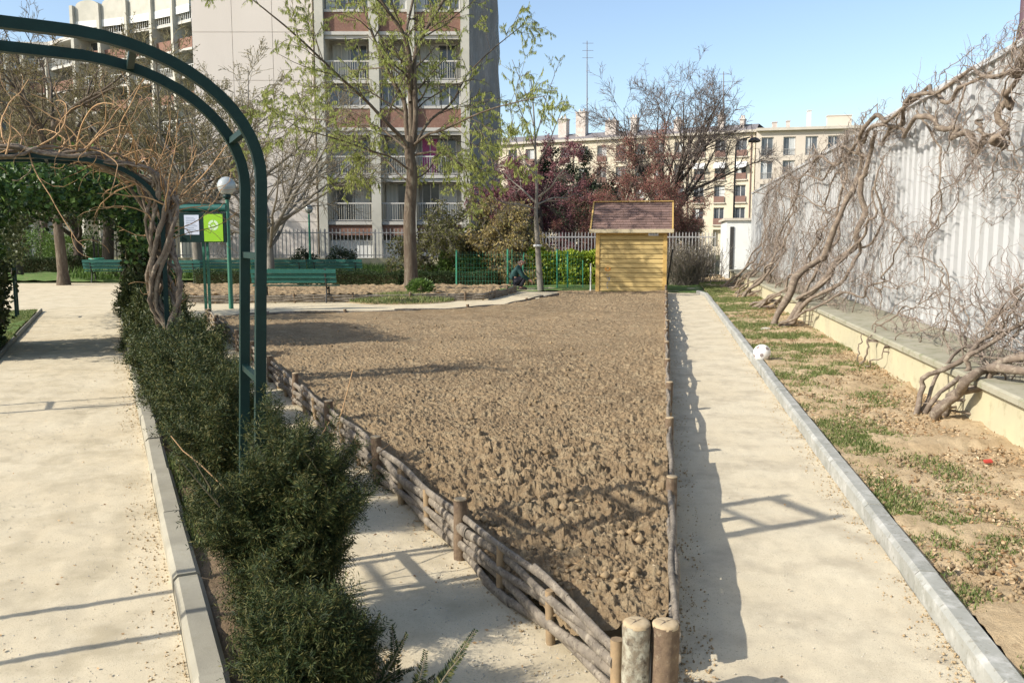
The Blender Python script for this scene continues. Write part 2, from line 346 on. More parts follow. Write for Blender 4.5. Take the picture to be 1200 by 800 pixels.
# ------------------------------------------------------------------ branching
def grow(rng, start, d, ln, r0, r1, N, wob=.15, grav=0.0, curl=0.0):
    B = len(start); P = np.zeros((B, N, 3)); P[:, 0] = start
    d = d / (np.linalg.norm(d, axis=1, keepdims=True) + 1e-9); st = (ln / (N - 1))[:, None]
    ax = rng.normal(size=(B, 3))
    for i in range(1, N):
        d = d + rng.normal(size=(B, 3)) * wob + np.cross(ax, d) * curl
        d[:, 2] += grav
        d /= np.linalg.norm(d, axis=1, keepdims=True) + 1e-9
        P[:, i] = P[:, i - 1] + d * st
    f = np.linspace(0, 1, N)[None]; R = r0[:, None] * (1 - f) + r1[:, None] * f
    return P, R
def kids(rng, P, R, n, t0=.2, t1=1.0, a0=35, a1=65, ratio=.5, rr=.6, lmin=.0, up=0.0, shrink=.5):
    B, N, _ = P.shape; bl = np.linalg.norm(np.diff(P, axis=1), axis=2).sum(1)
    idx = np.repeat(np.arange(B), n); k = len(idx)
    t = rng.uniform(t0, t1, k); x = t * (N - 1); i = np.minimum(x.astype(int), N - 2); f = (x - i)[:, None]
    S = P[idx, i] * (1 - f) + P[idx, i + 1] * f; T = P[idx, i + 1] - P[idx, i]; T /= np.linalg.norm(T, axis=1, keepdims=True) + 1e-9
    rad = R[idx, i] * (1 - f[:, 0]) + R[idx, i + 1] * f[:, 0]
    r = rng.normal(size=(k, 3)); s = np.cross(T, r); s /= np.linalg.norm(s, axis=1, keepdims=True) + 1e-9
    a = np.radians(rng.uniform(a0, a1, k))[:, None]
    d = T * np.cos(a) + s * np.sin(a); d[:, 2] += up
    ln = np.maximum(bl[idx] * ratio * (1 - shrink * t) * rng.uniform(.6, 1.2, k), lmin)
    return S, d, ln, rad * rr
def tree_parts(seed, trunkP, trunkR, specs, limbs=None, minr=.006):
    """returns (wood MB, terminal branches P)"""
    rng = np.random.default_rng(seed); m = MB()
    tp = np.asarray(trunkP)[None]; tr = np.asarray(trunkR)[None]
    m.tubes(tp, tr, 10)
    cur = (tp, tr); allb = []
    if limbs is not None:
        N = limbs[0][0].shape[0]
        cur = (np.stack([l[0] for l in limbs]), np.stack([l[1] for l in limbs])); m.tubes(cur[0], cur[1], 7)
        if trunkP is not None: pass
    for k, sp in enumerate(specs):
        S, d, ln, r = kids(rng, *cur, sp['n'], sp.get('t0', .2), sp.get('t1', 1), sp.get('a0', 30), sp.get('a1', 60), sp.get('ratio', .5), sp.get('rr', .6), up=sp.get('up', 0), shrink=sp.get('shrink', .5), lmin=sp.get('lmin', 0))
        r = np.maximum(r, minr)
        P, R = grow(rng, S, d, ln, r, np.maximum(r * .35, minr * .6), sp.get('N', 5), sp.get('wob', .15), sp.get('grav', 0), sp.get('curl', 0))
        m.tubes(P, R, sp.get('sides', 3)); allb.append((P, R)); cur = (P, R)
    return m, allb, rng
def along(rng, P, n):
    B, N, _ = P.shape; idx = rng.integers(0, B, n); x = rng.uniform(0, N - 1.001, n); i = x.astype(int); f = (x - i)[:, None]
    return P[idx, i] * (1 - f) + P[idx, i + 1] * f, P[idx, i + 1] - P[idx, i]

# ================================================================== GROUND
sheet('ground', [(-600, -60), (600, -60), (600, 900), (-600, 900)], -0.02, 'ground')
# sandy park floor: near paths and the plaza behind the beds
sheet('sand_path', [(-45, -6), (7.5, -6), (7.5, 33), (-45, 33)], 0.0, 'sand')

# ploughed bed, clods modelled in the mesh
cornerL = G(240, 370, .10)
back = [G(330, 366.5, .08), G(440, 364.5, .08), G(520, 362.5, .08), G(590, 356.5, .08), G(625, 349.5, .08), G(655, 344.5, .08)]
post_a = G(745, 728, .33); post_b = G(779, 729, .33)
def bed_mesh():
    ys = [3.02]
    while ys[-1] < 27.4: ys.append(ys[-1] + max(.0068, .0023 * ys[-1]))
    ys = np.array(ys)
    LY = [post_a[1] - .1, cornerL[1]] + [b[1] for b in back]; LX = [post_a[0] + .0, cornerL[0] + .08] + [b[0] for b in back]
    # the back edge runs right while Y grows, so the left limit is piecewise linear in Y
    order = np.argsort(LY); xl = np.interp(ys, np.array(LY)[order], np.array(LX)[order])
    xr = np.interp(ys, [W(0, .04)[1], W(30, .04)[1]], [W(0, .04)[0], W(30, .04)[0]])
    n = 640; u = np.linspace(0, 1, n)
    X = xl[:, None] * (1 - u) + xr[:, None] * u; Y = np.repeat(ys[:, None], n, 1)
    wx = X + .05 * (vnoise(X, Y, 5, 9) - .5); wy = Y + .05 * (vnoise(X, Y, 5, 10) - .5)
    near = np.clip(1.2 - (Y - 4) / 20, .6, 1.05)
    patch = -.1 + 1.7 * vnoise(X, Y * .8, .50, 77)
    patch = np.clip(patch + .5 * (vnoise(X, Y, 1.9, 78) - .5), .22, 1.5)
    wx = wx + .035 * (vnoise(X, Y, 24, 60) - .5) + .016 * (vnoise(X, Y, 70, 62) - .5); wy = wy + .035 * (vnoise(X, Y, 24, 61) - .5) + .016 * (vnoise(X, Y, 70, 63) - .5)
    m1 = vnoise(X, Y, 7, 64)
    q2 = vnoise(X, Y, 16, 65)
    h = clods(wx, wy, .11, 1) * .24 * patch * (.2 + 1.2 * m1) * (.5 + q2) + clods(wx, wy, .055, 5) * .40 * (.4 + .6 * patch) * (.4 + q2) + clods(wx, wy, .03, 15) * .62 * np.clip((20 - Y) / 8, .3, 1) + clods(wx, wy, .016, 17) * .55 * np.clip((9 - Y) / 3, 0, 1) + .028 * patch * vnoise(X, Y, 13, 35) + .026 * vnoise(X, Y, 38, 33) + .007 * vnoise(X, Y, 95, 34) * (Y < 8)
    h = h * near
    h += .035 * (vnoise(X, Y, 1.3, 21) - .5) + .03 * (vnoise(X, Y, 3.2, 22) - .5)
    Z = .105 + h + .10 * (vnoise(X, Y, .35, 23) - .5)
    Z = Z - .07 * np.clip((Y - 9) / 8, 0, 1)
    edge = np.minimum(u, 1 - u)[None] * (xr - xl)[:, None]
    du = u[None] * (xr - xl)[:, None]; dr = (1 - u)[None] * (xr - xl)[:, None]; Z = Z - .06 * np.exp(-du / .10) + .045 * np.exp(-dr / .25) * (Y < 16)
    V = np.stack([X, Y, Z], -1).reshape(-1, 3); r = len(ys)
    i = np.arange(r - 1)[:, None] * n; j = np.arange(n - 1)[None]
    q = np.stack([i + j, i + j + 1, i + n + j + 1, i + n + j], -1).reshape(-1, 4)
    m = MB(); m.add(V, q, smooth=True)
    # loose clods lying on top near the camera
    rng = np.random.default_rng(4); k = 500
    yy = 3.3 + (rng.random(k) ** 1.7) * 14; row = np.searchsorted(ys, yy).clip(0, r - 1); uu = rng.uniform(.02, .98, k); col = (uu * (n - 1)).astype(int)
    p = V.reshape(r, n, 3)[row, col]; ico = np.array([(1, 0, 0), (-1, 0, 0), (0, 1, 0), (0, -1, 0), (0, 0, 1), (0, 0, -1), (.6, .6, .6), (-.6, .6, .6), (.6, -.6, .6), (-.6, -.6, .6)], float)
    T0 = [(4, 6, 0), (4, 0, 8), (4, 8, 3), (4, 3, 9), (4, 9, 1), (4, 1, 7), (4, 7, 2), (4, 2, 6), (6, 2, 0), (0, 3, 8), (3, 1, 9), (1, 2, 7), (5, 0, 2), (5, 3, 0), (5, 1, 3), (5, 2, 1)]
    sz = rng.uniform(.008, .024, k) * rng.uniform(.6, 1.3, k)
    VV = p[:, None] + ico[None] * sz[:, None, None] * rng.uniform(.6, 1.3, (k, 10, 3)) + np.array([0, 0, .006])
    TT = (np.array(T0)[None] + (np.arange(k) * 10)[:, None, None]).reshape(-1, 3)
    m.mi = 1; m.add(VV.reshape(-1, 3), T=TT, smooth=True)
    k = 900; yy = 3.4 + (rng.random(k) ** 1.5) * 15; row = np.searchsorted(ys, yy).clip(0, r - 1); col = (rng.uniform(.02, .98, k) * (n - 1)).astype(int); p = V.reshape(r, n, 3)[row, col]
    m.mi = 2; m.leaves(p + [0, 0, .006], rng.normal(size=(k, 3)) * [1, 1, .3], rng.uniform(.012, .045, k), rng.uniform(.004, .010, k), rng, .08)
    return m.build('soil_bed', ['soil', 'clod', 'straw'])
struct(bed_mesh())

def rough_sheet(name, fP, s0, s1, o0, o1, ns, no, amp, z, mat, k=0, zr=0.0):
    """sheet in (s, off) coordinates with small relief"""
    a = np.geomspace(s0 + 5, s1 + 5, ns) - 5; b = np.linspace(o0, o1, no); S, O = np.meshgrid(a, b, indexing='ij')
    p0 = fP(0, 0)[:2]; e1 = fP(1, 0)[:2] - p0; e2 = fP(0, 1)[:2] - p0
    X = p0[0] + S * e1[0] + O * e2[0]; Y = p0[1] + S * e1[1] + O * e2[1]
    Z = z + amp * (vnoise(X, Y, 1.6, k) - .5) + amp * .8 * (vnoise(X, Y, 6, k + 1) - .5) + amp * .5 * (vnoise(X, Y, 19, k + 2) - .5) + amp * .35 * (vnoise(X, Y, 47, k + 3) - .5) + zr * (O - o0)
    V = np.stack([X, Y, Z], -1).reshape(-1, 3); i = np.arange(ns - 1)[:, None] * no; j = np.arange(no - 1)[None]
    q = np.stack([i + j, i + j + 1, i + no + j + 1, i + no + j], -1).reshape(-1, 4)
    if np.cross(np.append(e1, 0), np.append(e2, 0))[2] > 0: q = q[:, ::-1]
    m = MB(); m.add(V, q, smooth=True); o = m.build(name, mat); struct(o); return V
border = rough_sheet('border_soil', W, 0, 40, 1.25, 2.66, 420, 60, .05, .085, 'dirt', 40, .02)
rough_sheet('left_path', L, .8, 22, -1.36, .20, 420, 60, .009, .012, 'sand', 70)
rough_sheet('middle_path', L, .8, 19, .82, 1.70, 420, 40, .009, .012, 'sand', 74)
rough_sheet('side_path', W, 1, 27.1, .05, 1.145, 420, 60, .009, .014, 'sand_grey', 78)
rough_sheet('hedge_strip', L, -3, 24, .32, .84, 300, 24, .04, .045, 'dirt_dark', 50)
rough_sheet('verge', L, 0, 22.3, -5.5, -1.47, 160, 60, .05, .05, 'lawn', 60)
rough_sheet('lawn', lambda s, o: np.array([-36 + s * 0 + o, 34 + s, 0]), 0, 9, 0, 36, 40, 90, .1, .05, 'lawn', 63)
rough_sheet('fence_verge', W, 27.25, 34, -6, 9, 40, 60, .05, .02, 'lawn', 66)
# low bed behind the ploughed one
bb = [G(215, 356, .0), G(480, 352, .0), G(560, 351, .0), G(603, 343, .0), G(560, 337.5, .0), G(200, 339, .0)]
def back_bed():
    m = MB(); rows = 90; cols = 240
    a0, a1, b0, b1 = G(205, 355), G(570, 350.5), G(200, 338.5), G(602, 341)
    u, v = np.meshgrid(np.linspace(0, 1, cols), np.linspace(0, 1, rows))
    P = (a0[None, None] * (1 - u[..., None]) + a1[None, None] * u[..., None]) * (1 - v[..., None]) + (b0[None, None] * (1 - u[..., None]) + b1[None, None] * u[..., None]) * v[..., None]
    X, Y = P[..., 0], P[..., 1]; Z = .17 + .5 * clods(X, Y, .16, 31) + .06 * (vnoise(X, Y, .8, 3) - .5)
    V = np.stack([X, Y, Z], -1).reshape(-1, 3); i = np.arange(rows - 1)[:, None] * cols; j = np.arange(cols - 1)[None]
    m.add(V, np.stack([i + j, i + j + 1, i + cols + j + 1, i + cols + j], -1).reshape(-1, 4), smooth=True)
    struct(m.build('back_soil_bed', 'soil'))
back_bed()

def kerb(name, path, w, h, mat, ln=1.0, seed=0, h0=-.02, label=None):
    """row of kerb stones with bevelled tops along a polyline"""
    rng = np.random.default_rng(seed); m = MB(); path = [np.array(p[:2]) for p in path]
    for a, b in zip(path[:-1], path[1:]):
        d = b - a; Ln = np.linalg.norm(d); u = d / Ln; w_ = np.array([-u[1], u[0]]); n = max(1, round(Ln / ln)); st = Ln / n
        for k in range(n):
            s0 = k * st + .005; s1 = (k + 1) * st - .005; j = rng.uniform(-.006, .006, 3); c = .02
            prof = [(-w / 2, h0), (w / 2, h0), (w / 2, h - c), (w / 2 - c, h), (-w / 2 + c, h), (-w / 2, h - c)]
            poly = [(*(a + u * s0 + w_ * (x + j[0])), z + j[1] * (z > 0)) for x, z in prof]
            dv = np.append(u * (s1 - s0) + w_ * j[2], 0)
            m.prism(poly, dv)
    return struct(m.build(name, mat))
kerb('kerb', [W(-2, 1.20), W(20, 1.20), W(25.3, 1.20), W(26.6, 1.0)], .11, .12, 'kerb', 1.0, 1)
kerb('kerb', [L(-3, .26), L(12, .26), L(22.3, .26)], .12, .10, 'kerb_warm', 1.0, 2)
kerb('kerb', [L(1, -1.41), L(22.4, -1.41)], .05, .075, 'kerb_warm', 2.0, 3)

# ------------------------------------------------------------------ grass, leaves
def blades(name, pts, hgt, wid, rng, mat='grass', label=None, cat=None, lean=.45):
    m = MB(); n = len(pts); d = np.stack([rng.normal(0, lean, n), rng.normal(0, lean, n), np.ones(n)], 1)
    m.leaves(pts, d, hgt * rng.uniform(.4, 1.2, n), wid, rng, .08); o = m.build(name, mat); return struct(o, 'stuff', label, cat)
rg = np.random.default_rng(8)
def border_pts(n, near=1.6, lo=1.27, hi=2.56, s0=2.6, s1=33):
    s = s0 + (s1 - s0) * rg.random(n) ** near; o = rg.uniform(lo, hi, n); return s, o
s, o = border_pts(330000, 2.0)
X = s * rv[0] + o * rn[0]; Y = s * rv[1] + o * rn[1]
den = vnoise(X, Y, 1.1, 90) * .6 + vnoise(X, Y, 3.1, 91) * .5 - .28 * (o - 1.25) + np.clip((s - 9) / 60, 0, .10) - .05 + .25 * (vnoise(X, Y, 9, 92) - .5)
k = (den > .22 + .52 * rg.random(len(s)) ** .7)
pts = np.stack([X[k], Y[k], np.full(k.sum(), .085) + .02 * (o[k] - 1.25) - .01], 1)
blades('grass_tufts', pts, np.where(s[k] > 9, .055, .04), .0045 + .0005 * s[k], rg, label='patchy green grass tufts in the soil strip along the pale kerb', cat='grass', lean=.6)
s, o = border_pts(30000, 1.8, 1.27, 2.6); X = s * rv[0] + o * rn[0]; Y = s * rv[1] + o * rn[1]
k = vnoise(X, Y, 1.5, 95) + .25 * (o - 1.3) > .45 + .55 * rg.random(len(s))
pts = np.stack([X[k], Y[k], np.full(k.sum(), .097) + .02 * (o[k] - 1.25)], 1)
m = MB(); d = rg.normal(size=(len(pts), 3)) * np.array([1, 1, .35]); m.leaves(pts, d, rg.uniform(.012, .04, len(pts)), rg.uniform(.006, .020, len(pts)), rg, .18)
struct(m.build('fallen_leaves', 'straw'), 'stuff', 'dry brown leaves littered over the soil at the foot of the low wall', 'leaves')
# small stones and crumbs of earth on the border soil
def crumbs(name, pts, lo, hi, mat, rng):
    k = len(pts); ico = np.array([(1, 0, 0), (-1, 0, 0), (0, 1, 0), (0, -1, 0), (0, 0, 1), (0, 0, -1)], float)
    T0 = np.array([(4, 0, 2), (4, 2, 1), (4, 1, 3), (4, 3, 0), (5, 2, 0), (5, 1, 2), (5, 3, 1), (5, 0, 3)])
    sz = lo + (hi - lo) * rng.random(k) ** 3; V = pts[:, None] + ico[None] * sz[:, None, None] * rng.uniform(.6, 1.3, (k, 6, 3))
    m = MB(); m.add(V.reshape(-1, 3), T=(T0[None] + (np.arange(k) * 6)[:, None, None]).reshape(-1, 3), smooth=True); return m.build(name, mat)
s, o = border_pts(16000, 2.2, 1.27, 2.6); pts = np.stack([s * rv[0] + o * rn[0], s * rv[1] + o * rn[1], .088 + .02 * (o - 1.25)], 1)
struct(crumbs('soil_crumbs', pts, .004, .022, 'clod', rg), 'stuff', 'crumbs of dry earth on the strip below the low wall', 'earth')
# grit on the paths
def path_pts(n):
    a = int(n * .5); t = 2.3 + 12 * rg.random(a) ** 1.8; mm = rg.uniform(-1.35, .18, a); p1 = L(0, 0)[None, :2] + t[:, None] * lv + mm[:, None] * lm
    b = int(n * .3); t = 2.6 + 9 * rg.random(b) ** 1.6; mm = 1.12 + .5 * rg.random(b); p2 = t[:, None] * lv + mm[:, None] * lm
    c = n - a - b; s_ = 2.5 + 15 * rg.random(c) ** 1.8; oo = .1 + 1.04 * rg.random(c) ** 1; p3 = s_[:, None] * rv + oo[:, None] * rn
    p = np.vstack([p1, p2, p3]); return np.hstack([p, np.full((len(p), 1), .014)])
struct(crumbs('path_grit', path_pts(16000), .0012, .005, 'stone', rg), 'stuff', 'small pale grit scattered over the sandy paths', 'grit')
def edge_pts(n, fP, o_in, o_out, s0, s1, z):
    a = s0 + (s1 - s0) * rg.random(n) ** 1.7; o = o_in + (o_out - o_in) * rg.random(n) ** 2.2; e = fP(0, 0); e1 = fP(1, 0) - e; e2 = fP(0, 1) - e
    return e + a[:, None] * e1 + o[:, None] * e2 + [0, 0, z]
pts = np.vstack([edge_pts(3500, W, 1.14, .98, 2.6, 22, .016), edge_pts(3500, W, .07, .22, 3, 22, .016), edge_pts(3000, L, .19, .02, 2.4, 16, .014), edge_pts(3500, L, 1.66, 1.45, 3, 16, .014), edge_pts(2500, L, .84, 1.0, 2.4, 12, .014)])
struct(crumbs('edge_crumbs', pts, .0015, .008, 'dirt', rg), 'stuff', 'crumbs of earth spilled onto the sand along kerbs and woven fences', 'earth')
pts = path_pts(420); m = MB(); m.leaves(pts + [0, 0, .006], rg.normal(size=(len(pts), 3)) * [1, 1, .15], rg.uniform(.010, .026, len(pts)), rg.uniform(.005, .012, len(pts)), rg, .1)
struct(m.build('path_litter', 'straw'), 'stuff', 'scattered leaf fragments on the sandy paths', 'leaves')
# grass on the left verge and along the kerbs
t = 9 + 13.2 * rg.random(60000); mm_ = -1.47 - 3.2 * rg.random(60000) ** 1.3; p = t[:, None] * lv + mm_[:, None] * lm
blades('verge_grass', np.hstack([p, np.full((len(p), 1), .04)]), .05, .008, rg, label='short green grass left of the left-hand sandy path', cat='grass')
t = 2.4 + 12 * rg.random(9000); mm_ = .33 + .22 * rg.random(9000) ** 2; p = t[:, None] * lv + mm_[:, None] * lm; k = vnoise(p[:, 0], p[:, 1], 2.2, 5) > .50
blades('hedge_grass', np.hstack([p, np.full((len(p), 1), .04)])[k], .06, .006, rg, label='weeds and grass between the left kerb and the yew bushes', cat='grass')
# mound of grass round the catkin tree
c0 = G(470, 352); n = 9000; a = rg.uniform(0, 2 * pi, n); r = np.sqrt(rg.random(n)); pts = np.stack([c0[0] + 1.5 * r * np.cos(a), c0[1] + 1.6 * r * np.sin(a), np.full(n, .0) + .16 * (1 - r)], 1)
m = MB(); V = [(c0[0] + 1.55 * q * cos(w), c0[1] + 1.65 * q * sin(w), .18 * (1 - q ** 1.5)) for q in (0.01, .4, .7, 1) for w in np.linspace(0, 2 * pi, 24, endpoint=False)]
m.add(V, [(i * 24 + j, i * 24 + (j + 1) % 24, (i + 1) * 24 + (j + 1) % 24, (i + 1) * 24 + j) for i in range(3) for j in range(24)], smooth=True); struct(m.build('tree_mound', 'dirt'))
k = vnoise(pts[:, 0], pts[:, 1], 1.4, 7) > .38
blades('mound_grass', pts[k], .13, .014, rg, label='long grass and weeds on the mound around the catkin tree', cat='grass')
# rough meadow strip before the far railing
n = 26000; pts = np.stack([rg.uniform(-18, -1.5, n), rg.uniform(34.5, 42, n), np.full(n, .05)], 1)
k = vnoise(pts[:, 0], pts[:, 1], .5, 3) > .3
blades('tall_grass', pts[k], .55, .03, rg, 'shrub', label='tall fresh green grass before the railing of the tower block', cat='grass', lean=.3)

# ================================================================== WOVEN FENCES
def woven(name, label, path, hgt, tiers, pitch, seed, capped, base=0.0, rad=.022, grp=None):
    rng = np.random.default_rng(seed); path = np.array([p[:2] for p in path]); seg = np.linalg.norm(np.diff(path, axis=0), axis=1); cum = np.concatenate([[0], np.cumsum(seg)])
    def at(s):
        s = np.clip(s, 0, cum[-1]); return np.array([np.interp(s, cum, path[:, 0]), np.interp(s, cum, path[:, 1])])
    def nrm(s):
        d = at(s + .05) - at(s - .05); d /= np.linalg.norm(d) + 1e-9; return np.array([-d[1], d[0]])
    root = thing(name, label, 'fence', (*at(0), base), grp); Ltot = cum[-1]; ns = int(Ltot / pitch)
    for i in range(ns + 1):
        s = i * pitch
        if i == 0 and pitch > .52 and hgt > .25: continue
        big = capped and i % capped == 0 and i > 0; p = at(s); r = (.034 if big else .021) * rng.uniform(.9, 1.12); h = hgt + (.022 if big else -.05) + rng.uniform(-.01, .02)
        m = MB(); tl = rng.normal(0, .01, 2); P = np.array([(p[0] + tl[0] * k, p[1] + tl[1] * k, base - .03 + (h + .03) * k) for k in (0, .35, .7, 1)])
        if big:
            m.tubes(P, np.array([r, r * 1.04, r, r * .98]), 12, ref=(0, 1, 0)); m.mi = 1
            top = P[-1]; m.revolve(top, [(r * .98, 0), (r * .92, .006), (.0005, .007)], 12, smooth=False)
            m.build('post', ['post_bark', 'cut_wood'], root)
        else:
            m.tubes(P, np.full(4, r), 8, cap=True, ref=(0, 1, 0)); m.build('stake', 'stake', root)
    span = 5
    for k in range(tiers):
        z = base + .03 + (hgt - .05) * (k + .5) / tiers; i = -(rng.integers(0, span))
        while i < ns:
            j = i + span; s0 = max(0, i * pitch - .13); s1 = min(Ltot, j * pitch + .16)
            if s1 - s0 > .25:
                N = max(8, int((s1 - s0) / .09)); ss = np.linspace(s0, s1, N); sg = 1 if (k) % 2 == 0 else -1
                lat = sg * np.cos(np.pi * ss / pitch) * (.014 if k < tiers - 1 else .008); dz = rng.uniform(-.022, .022) * (ss - ss.mean()) / (s1 - s0) * 2 + .010 * np.sin(ss * 3.1 + rng.uniform(0, 6)) + rng.uniform(-.006, .006)
                P = np.array([(*(at(a) + nrm(a) * b), z + c) for a, b, c in zip(ss, lat, dz)]); r0 = rad * rng.uniform(.85, 1.2); r1 = r0 * rng.uniform(.72, .95)
                if rng.random() < .5: r0, r1 = r1, r0
                R = np.linspace(r0, r1, N) * (1 + .07 * rng.normal(size=N)); R = np.convolve(np.pad(R, 1, 'edge'), [.25, .5, .25], 'valid')
                m = MB(); m.tubes(P, R, 10, cap=True, ref=(0, 0, 1), flat=(.72, 1.12)); m.build('woven_rail', 'bark_rail', root)
            i = j
    return root
wa = post_a[:2] + np.array([-.055, .035])
woven('woven_fence', 'low fence of woven branches between the sandy middle path and the ploughed bed', [wa, wa + (cornerL[:2] - wa) * .5, cornerL[:2]], .285, 5, .50, 5, 3, rad=.0215)
woven('log_rail_fence', 'low branch edging along the straight right-hand path, running from the cut posts to the shed', [W(3.05, .06), W(14, .045), W(26.6, .04)], .27, 6, .55, 6, 3, rad=.0225)
woven('woven_edging', 'dark low woven edging round the bed behind the bench', [G(205, 356.5), G(480, 353.5), G(568, 352), G(605, 343)], .22, 5, .5, 7, 3, rad=.028)
edge = [cornerL] + [b_ + [0, .06, 0] for b_ in back]
woven('wooden_edging', 'thin wooden edging at the far side of the big ploughed bed', edge, .11, 2, .6, 8, 5, rad=.024)

def log_post(label, p, h, r, mat, seed):
    rng = np.random.default_rng(seed); root = thing('cut_log_post', label, 'wooden post', (p[0], p[1], 0)); m = MB(); seg = 28
    a = np.arange(seg) * 2 * pi / seg; lob = 1 + .035 * np.sin(a * 3 + rng.uniform(0, 6)) + .02 * np.sin(a * 5 + rng.uniform(0, 6))
    zs = np.array([-.05, .02, .08, .15, .22, .28, h - .018, h - .006]); V = []
    for k, z in enumerate(zs):
        rr = r * lob * (1 + .02 * rng.normal(size=seg)) * (1 + .02 * sin(z * 20)) * (1.0 if k < 7 else .97)
        V += [(p[0] + x * cos(t) + .01 * z, p[1] + x * sin(t), z) for x, t in zip(rr, a)]
    Q = [(i * seg + j, i * seg + (j + 1) % seg, (i + 1) * seg + (j + 1) % seg, (i + 1) * seg + j) for i in range(7) for j in range(seg)]
    m.add(V, Q, smooth=True); m.build('bark', mat, root)
    m = MB(); m.revolve((p[0] + .01 * h, p[1], h), [(r * .99, -.012), (r * .97, -.002), (r * .8, .003), (r * .45, .004), (.001, .003)], seg, smooth=True)
    for b in (.6, 2.4, 4.0):                                        # drying cracks
        u = np.array([cos(b), sin(b)]); q = np.array([p[0] + .01 * h, p[1]]); w = np.array([-u[1], u[0]]) * .0018; m.mi = 1
        m.add([(*(q + u * .004 - w), h + .0052), (*(q + u * r * .9), h + .003), (*(q + u * .004 + w), h + .0052)], T=[(0, 1, 2)])
    m.build('cut_top', ['cut_wood', 'bark_dark'], root)
log_post('thick cut log post with pale lichen bark at the near corner of the ploughed bed', post_a, .33, .047, 'post_bark_pale', 1)
log_post('thick brown cut log post beside the path at the near corner of the bed', post_b, .33, .046, 'post_bark', 2)

# ================================================================== ARCHES
AW = 2.25
def hoop_pts():
    a, b, zs, half = .74, .535, 1.84, AW / 2
    left = []
    for z in np.linspace(-.05, zs, 7): left.append((0, z))
    for k in range(1, 15): th = k / 14 * pi / 2; left.append((a * (1 - cos(th)), zs + b * sin(th)))
    for x in (.85, 1.0): left.append((x, zs + b + .012 * (x - a) / .4))
    pts = left + [(half, zs + b + .014)] + [(AW - x, z) for x, z in left[::-1]]
    return pts
HP = hoop_pts()
def make_arch(t, label, lean=0.0):
    o = L(t, .52); root = thing('garden_arch', label, 'arch', (o[0], o[1], 0), 'green metal arches over the left-hand path')
    for dt in (0, .45):
        P = np.array([L(t + dt, .52 - x + lean * z, z) for x, z in HP]); m = MB(); m.tubes(P, np.full(len(P), .030), 4, ref=(lv[0], lv[1], 0), smooth=False, cap=True); m.build('hoop', 'green_steel', root)
    cum = np.concatenate([[0], np.cumsum([np.hypot(HP[i + 1][0] - HP[i][0], HP[i + 1][1] - HP[i][1]) for i in range(len(HP) - 1)])])
    for s_ in np.arange(.55, cum[-1] - .3, .52):
        x = np.interp(s_, cum, [q[0] for q in HP]); z = np.interp(s_, cum, [q[1] for q in HP]); m = MB()
        x -= lean * z; m.tubes(np.array([L(t + .02, .52 - x, z), L(t + .43, .52 - x, z)]), np.full(2, .019), 4, ref=(0, 0, 1), smooth=False); m.build('rung', 'green_steel', root)
    return root
arch_labels = ['nearest dark green double-hoop metal arch, bare, crossing the top left', 'second green metal arch, carrying the bare golden vine', 'third green metal arch, roofed with ivy',
               'fourth green arch down the left path, behind the ivy roof', 'farthest green arch where the left path meets the plaza']
AT = [3.65, 9.15, 14.65, 20.15, 25.65]
for t_, lb in zip(AT[:4], arch_labels[:4]): make_arch(t_, lb, .038 if t_ < 4 else 0.0)

# ================================================================== FOOTBALL
def ball():
    import bmesh
    p = G(893, 414, .19); root = thing('football', 'white football lying on the grass beside the right kerb', 'ball', (p[0], p[1], .085)); r = .11
    bm = bmesh.new(); bmesh.ops.create_icosphere(bm, subdivisions=4, radius=r); V = np.array([v.co[:] for v in bm.verts]); T = np.array([[v.index for v in f.verts] for f in bm.faces]); bm.free()
    bm = bmesh.new(); bmesh.ops.create_icosphere(bm, subdivisions=1, radius=1); ic = np.array([v.co[:] for v in bm.verts]); bm.free(); ic /= np.linalg.norm(ic, axis=1, keepdims=True)
    a = 0.5; Rz = np.array([[cos(a), -sin(a), 0], [sin(a), cos(a), 0], [0, 0, 1]]); Rx = np.array([[1, 0, 0], [0, cos(.9), -sin(.9)], [0, sin(.9), cos(.9)]]); V = V @ (Rz @ Rx).T; ic = ic @ (Rz @ Rx).T
    C = V[T].mean(1); C /= np.linalg.norm(C, axis=1, keepdims=True); ang = np.degrees(np.arccos(np.clip(C @ ic.T, -1, 1))).min(1); c0 = np.array([p[0], p[1], .085 + r])
    m = MB(); m.add(V + c0, T=T[ang > 11], smooth=True); m.build('panels', 'ball_white', root)
    m = MB(); m.add(V * .998 + c0, T=T[ang <= 11], smooth=True); m.build('dark_patches', 'ball_dark', root)
ball()

# ================================================================== LOW WALL AND SHEET METAL FENCE
root = thing('low_wall', 'low yellowish concrete wall with grey stone coping under the white metal fence', 'wall', W(2, 2.55))
m = MB(); fr = FRv(W(0, 0), rv)
for k in range(12):
    s0 = -1 + k * 3.0; m.box(fr, s0 + .006, s0 + 2.994, -3.62, -2.55, -.05, .44)
m.build('wall_body', 'concrete', root)
m = MB()
for k in range(24):
    s0 = -1 + k * 1.5; m.prism([(*W(s0 + .003, 2.49)[:2], .442), (*W(s0 + .003, 3.5)[:2], .442), (*W(s0 + .003, 3.5)[:2], .515), (*W(s0 + .003, 2.51)[:2], .500), (*W(s0 + .003, 2.49)[:2], .485)], np.append(rv * 1.494, 0))
m.build('coping', 'coping', root)
root = thing('metal_fence', 'tall white ribbed sheet metal fence standing on the low wall', 'fence', W(2, 3.45))
m = MB(); per = .27; s_ = 0.5; prof = []
while s_ < 36: prof += [(s_, 0), (s_ + .13, 0), (s_ + .131, .13), (s_ + .269, .13)]; s_ += per
V = [W(a, 3.40 + b, z) for a, b in prof for z in (.56, 3.50)]
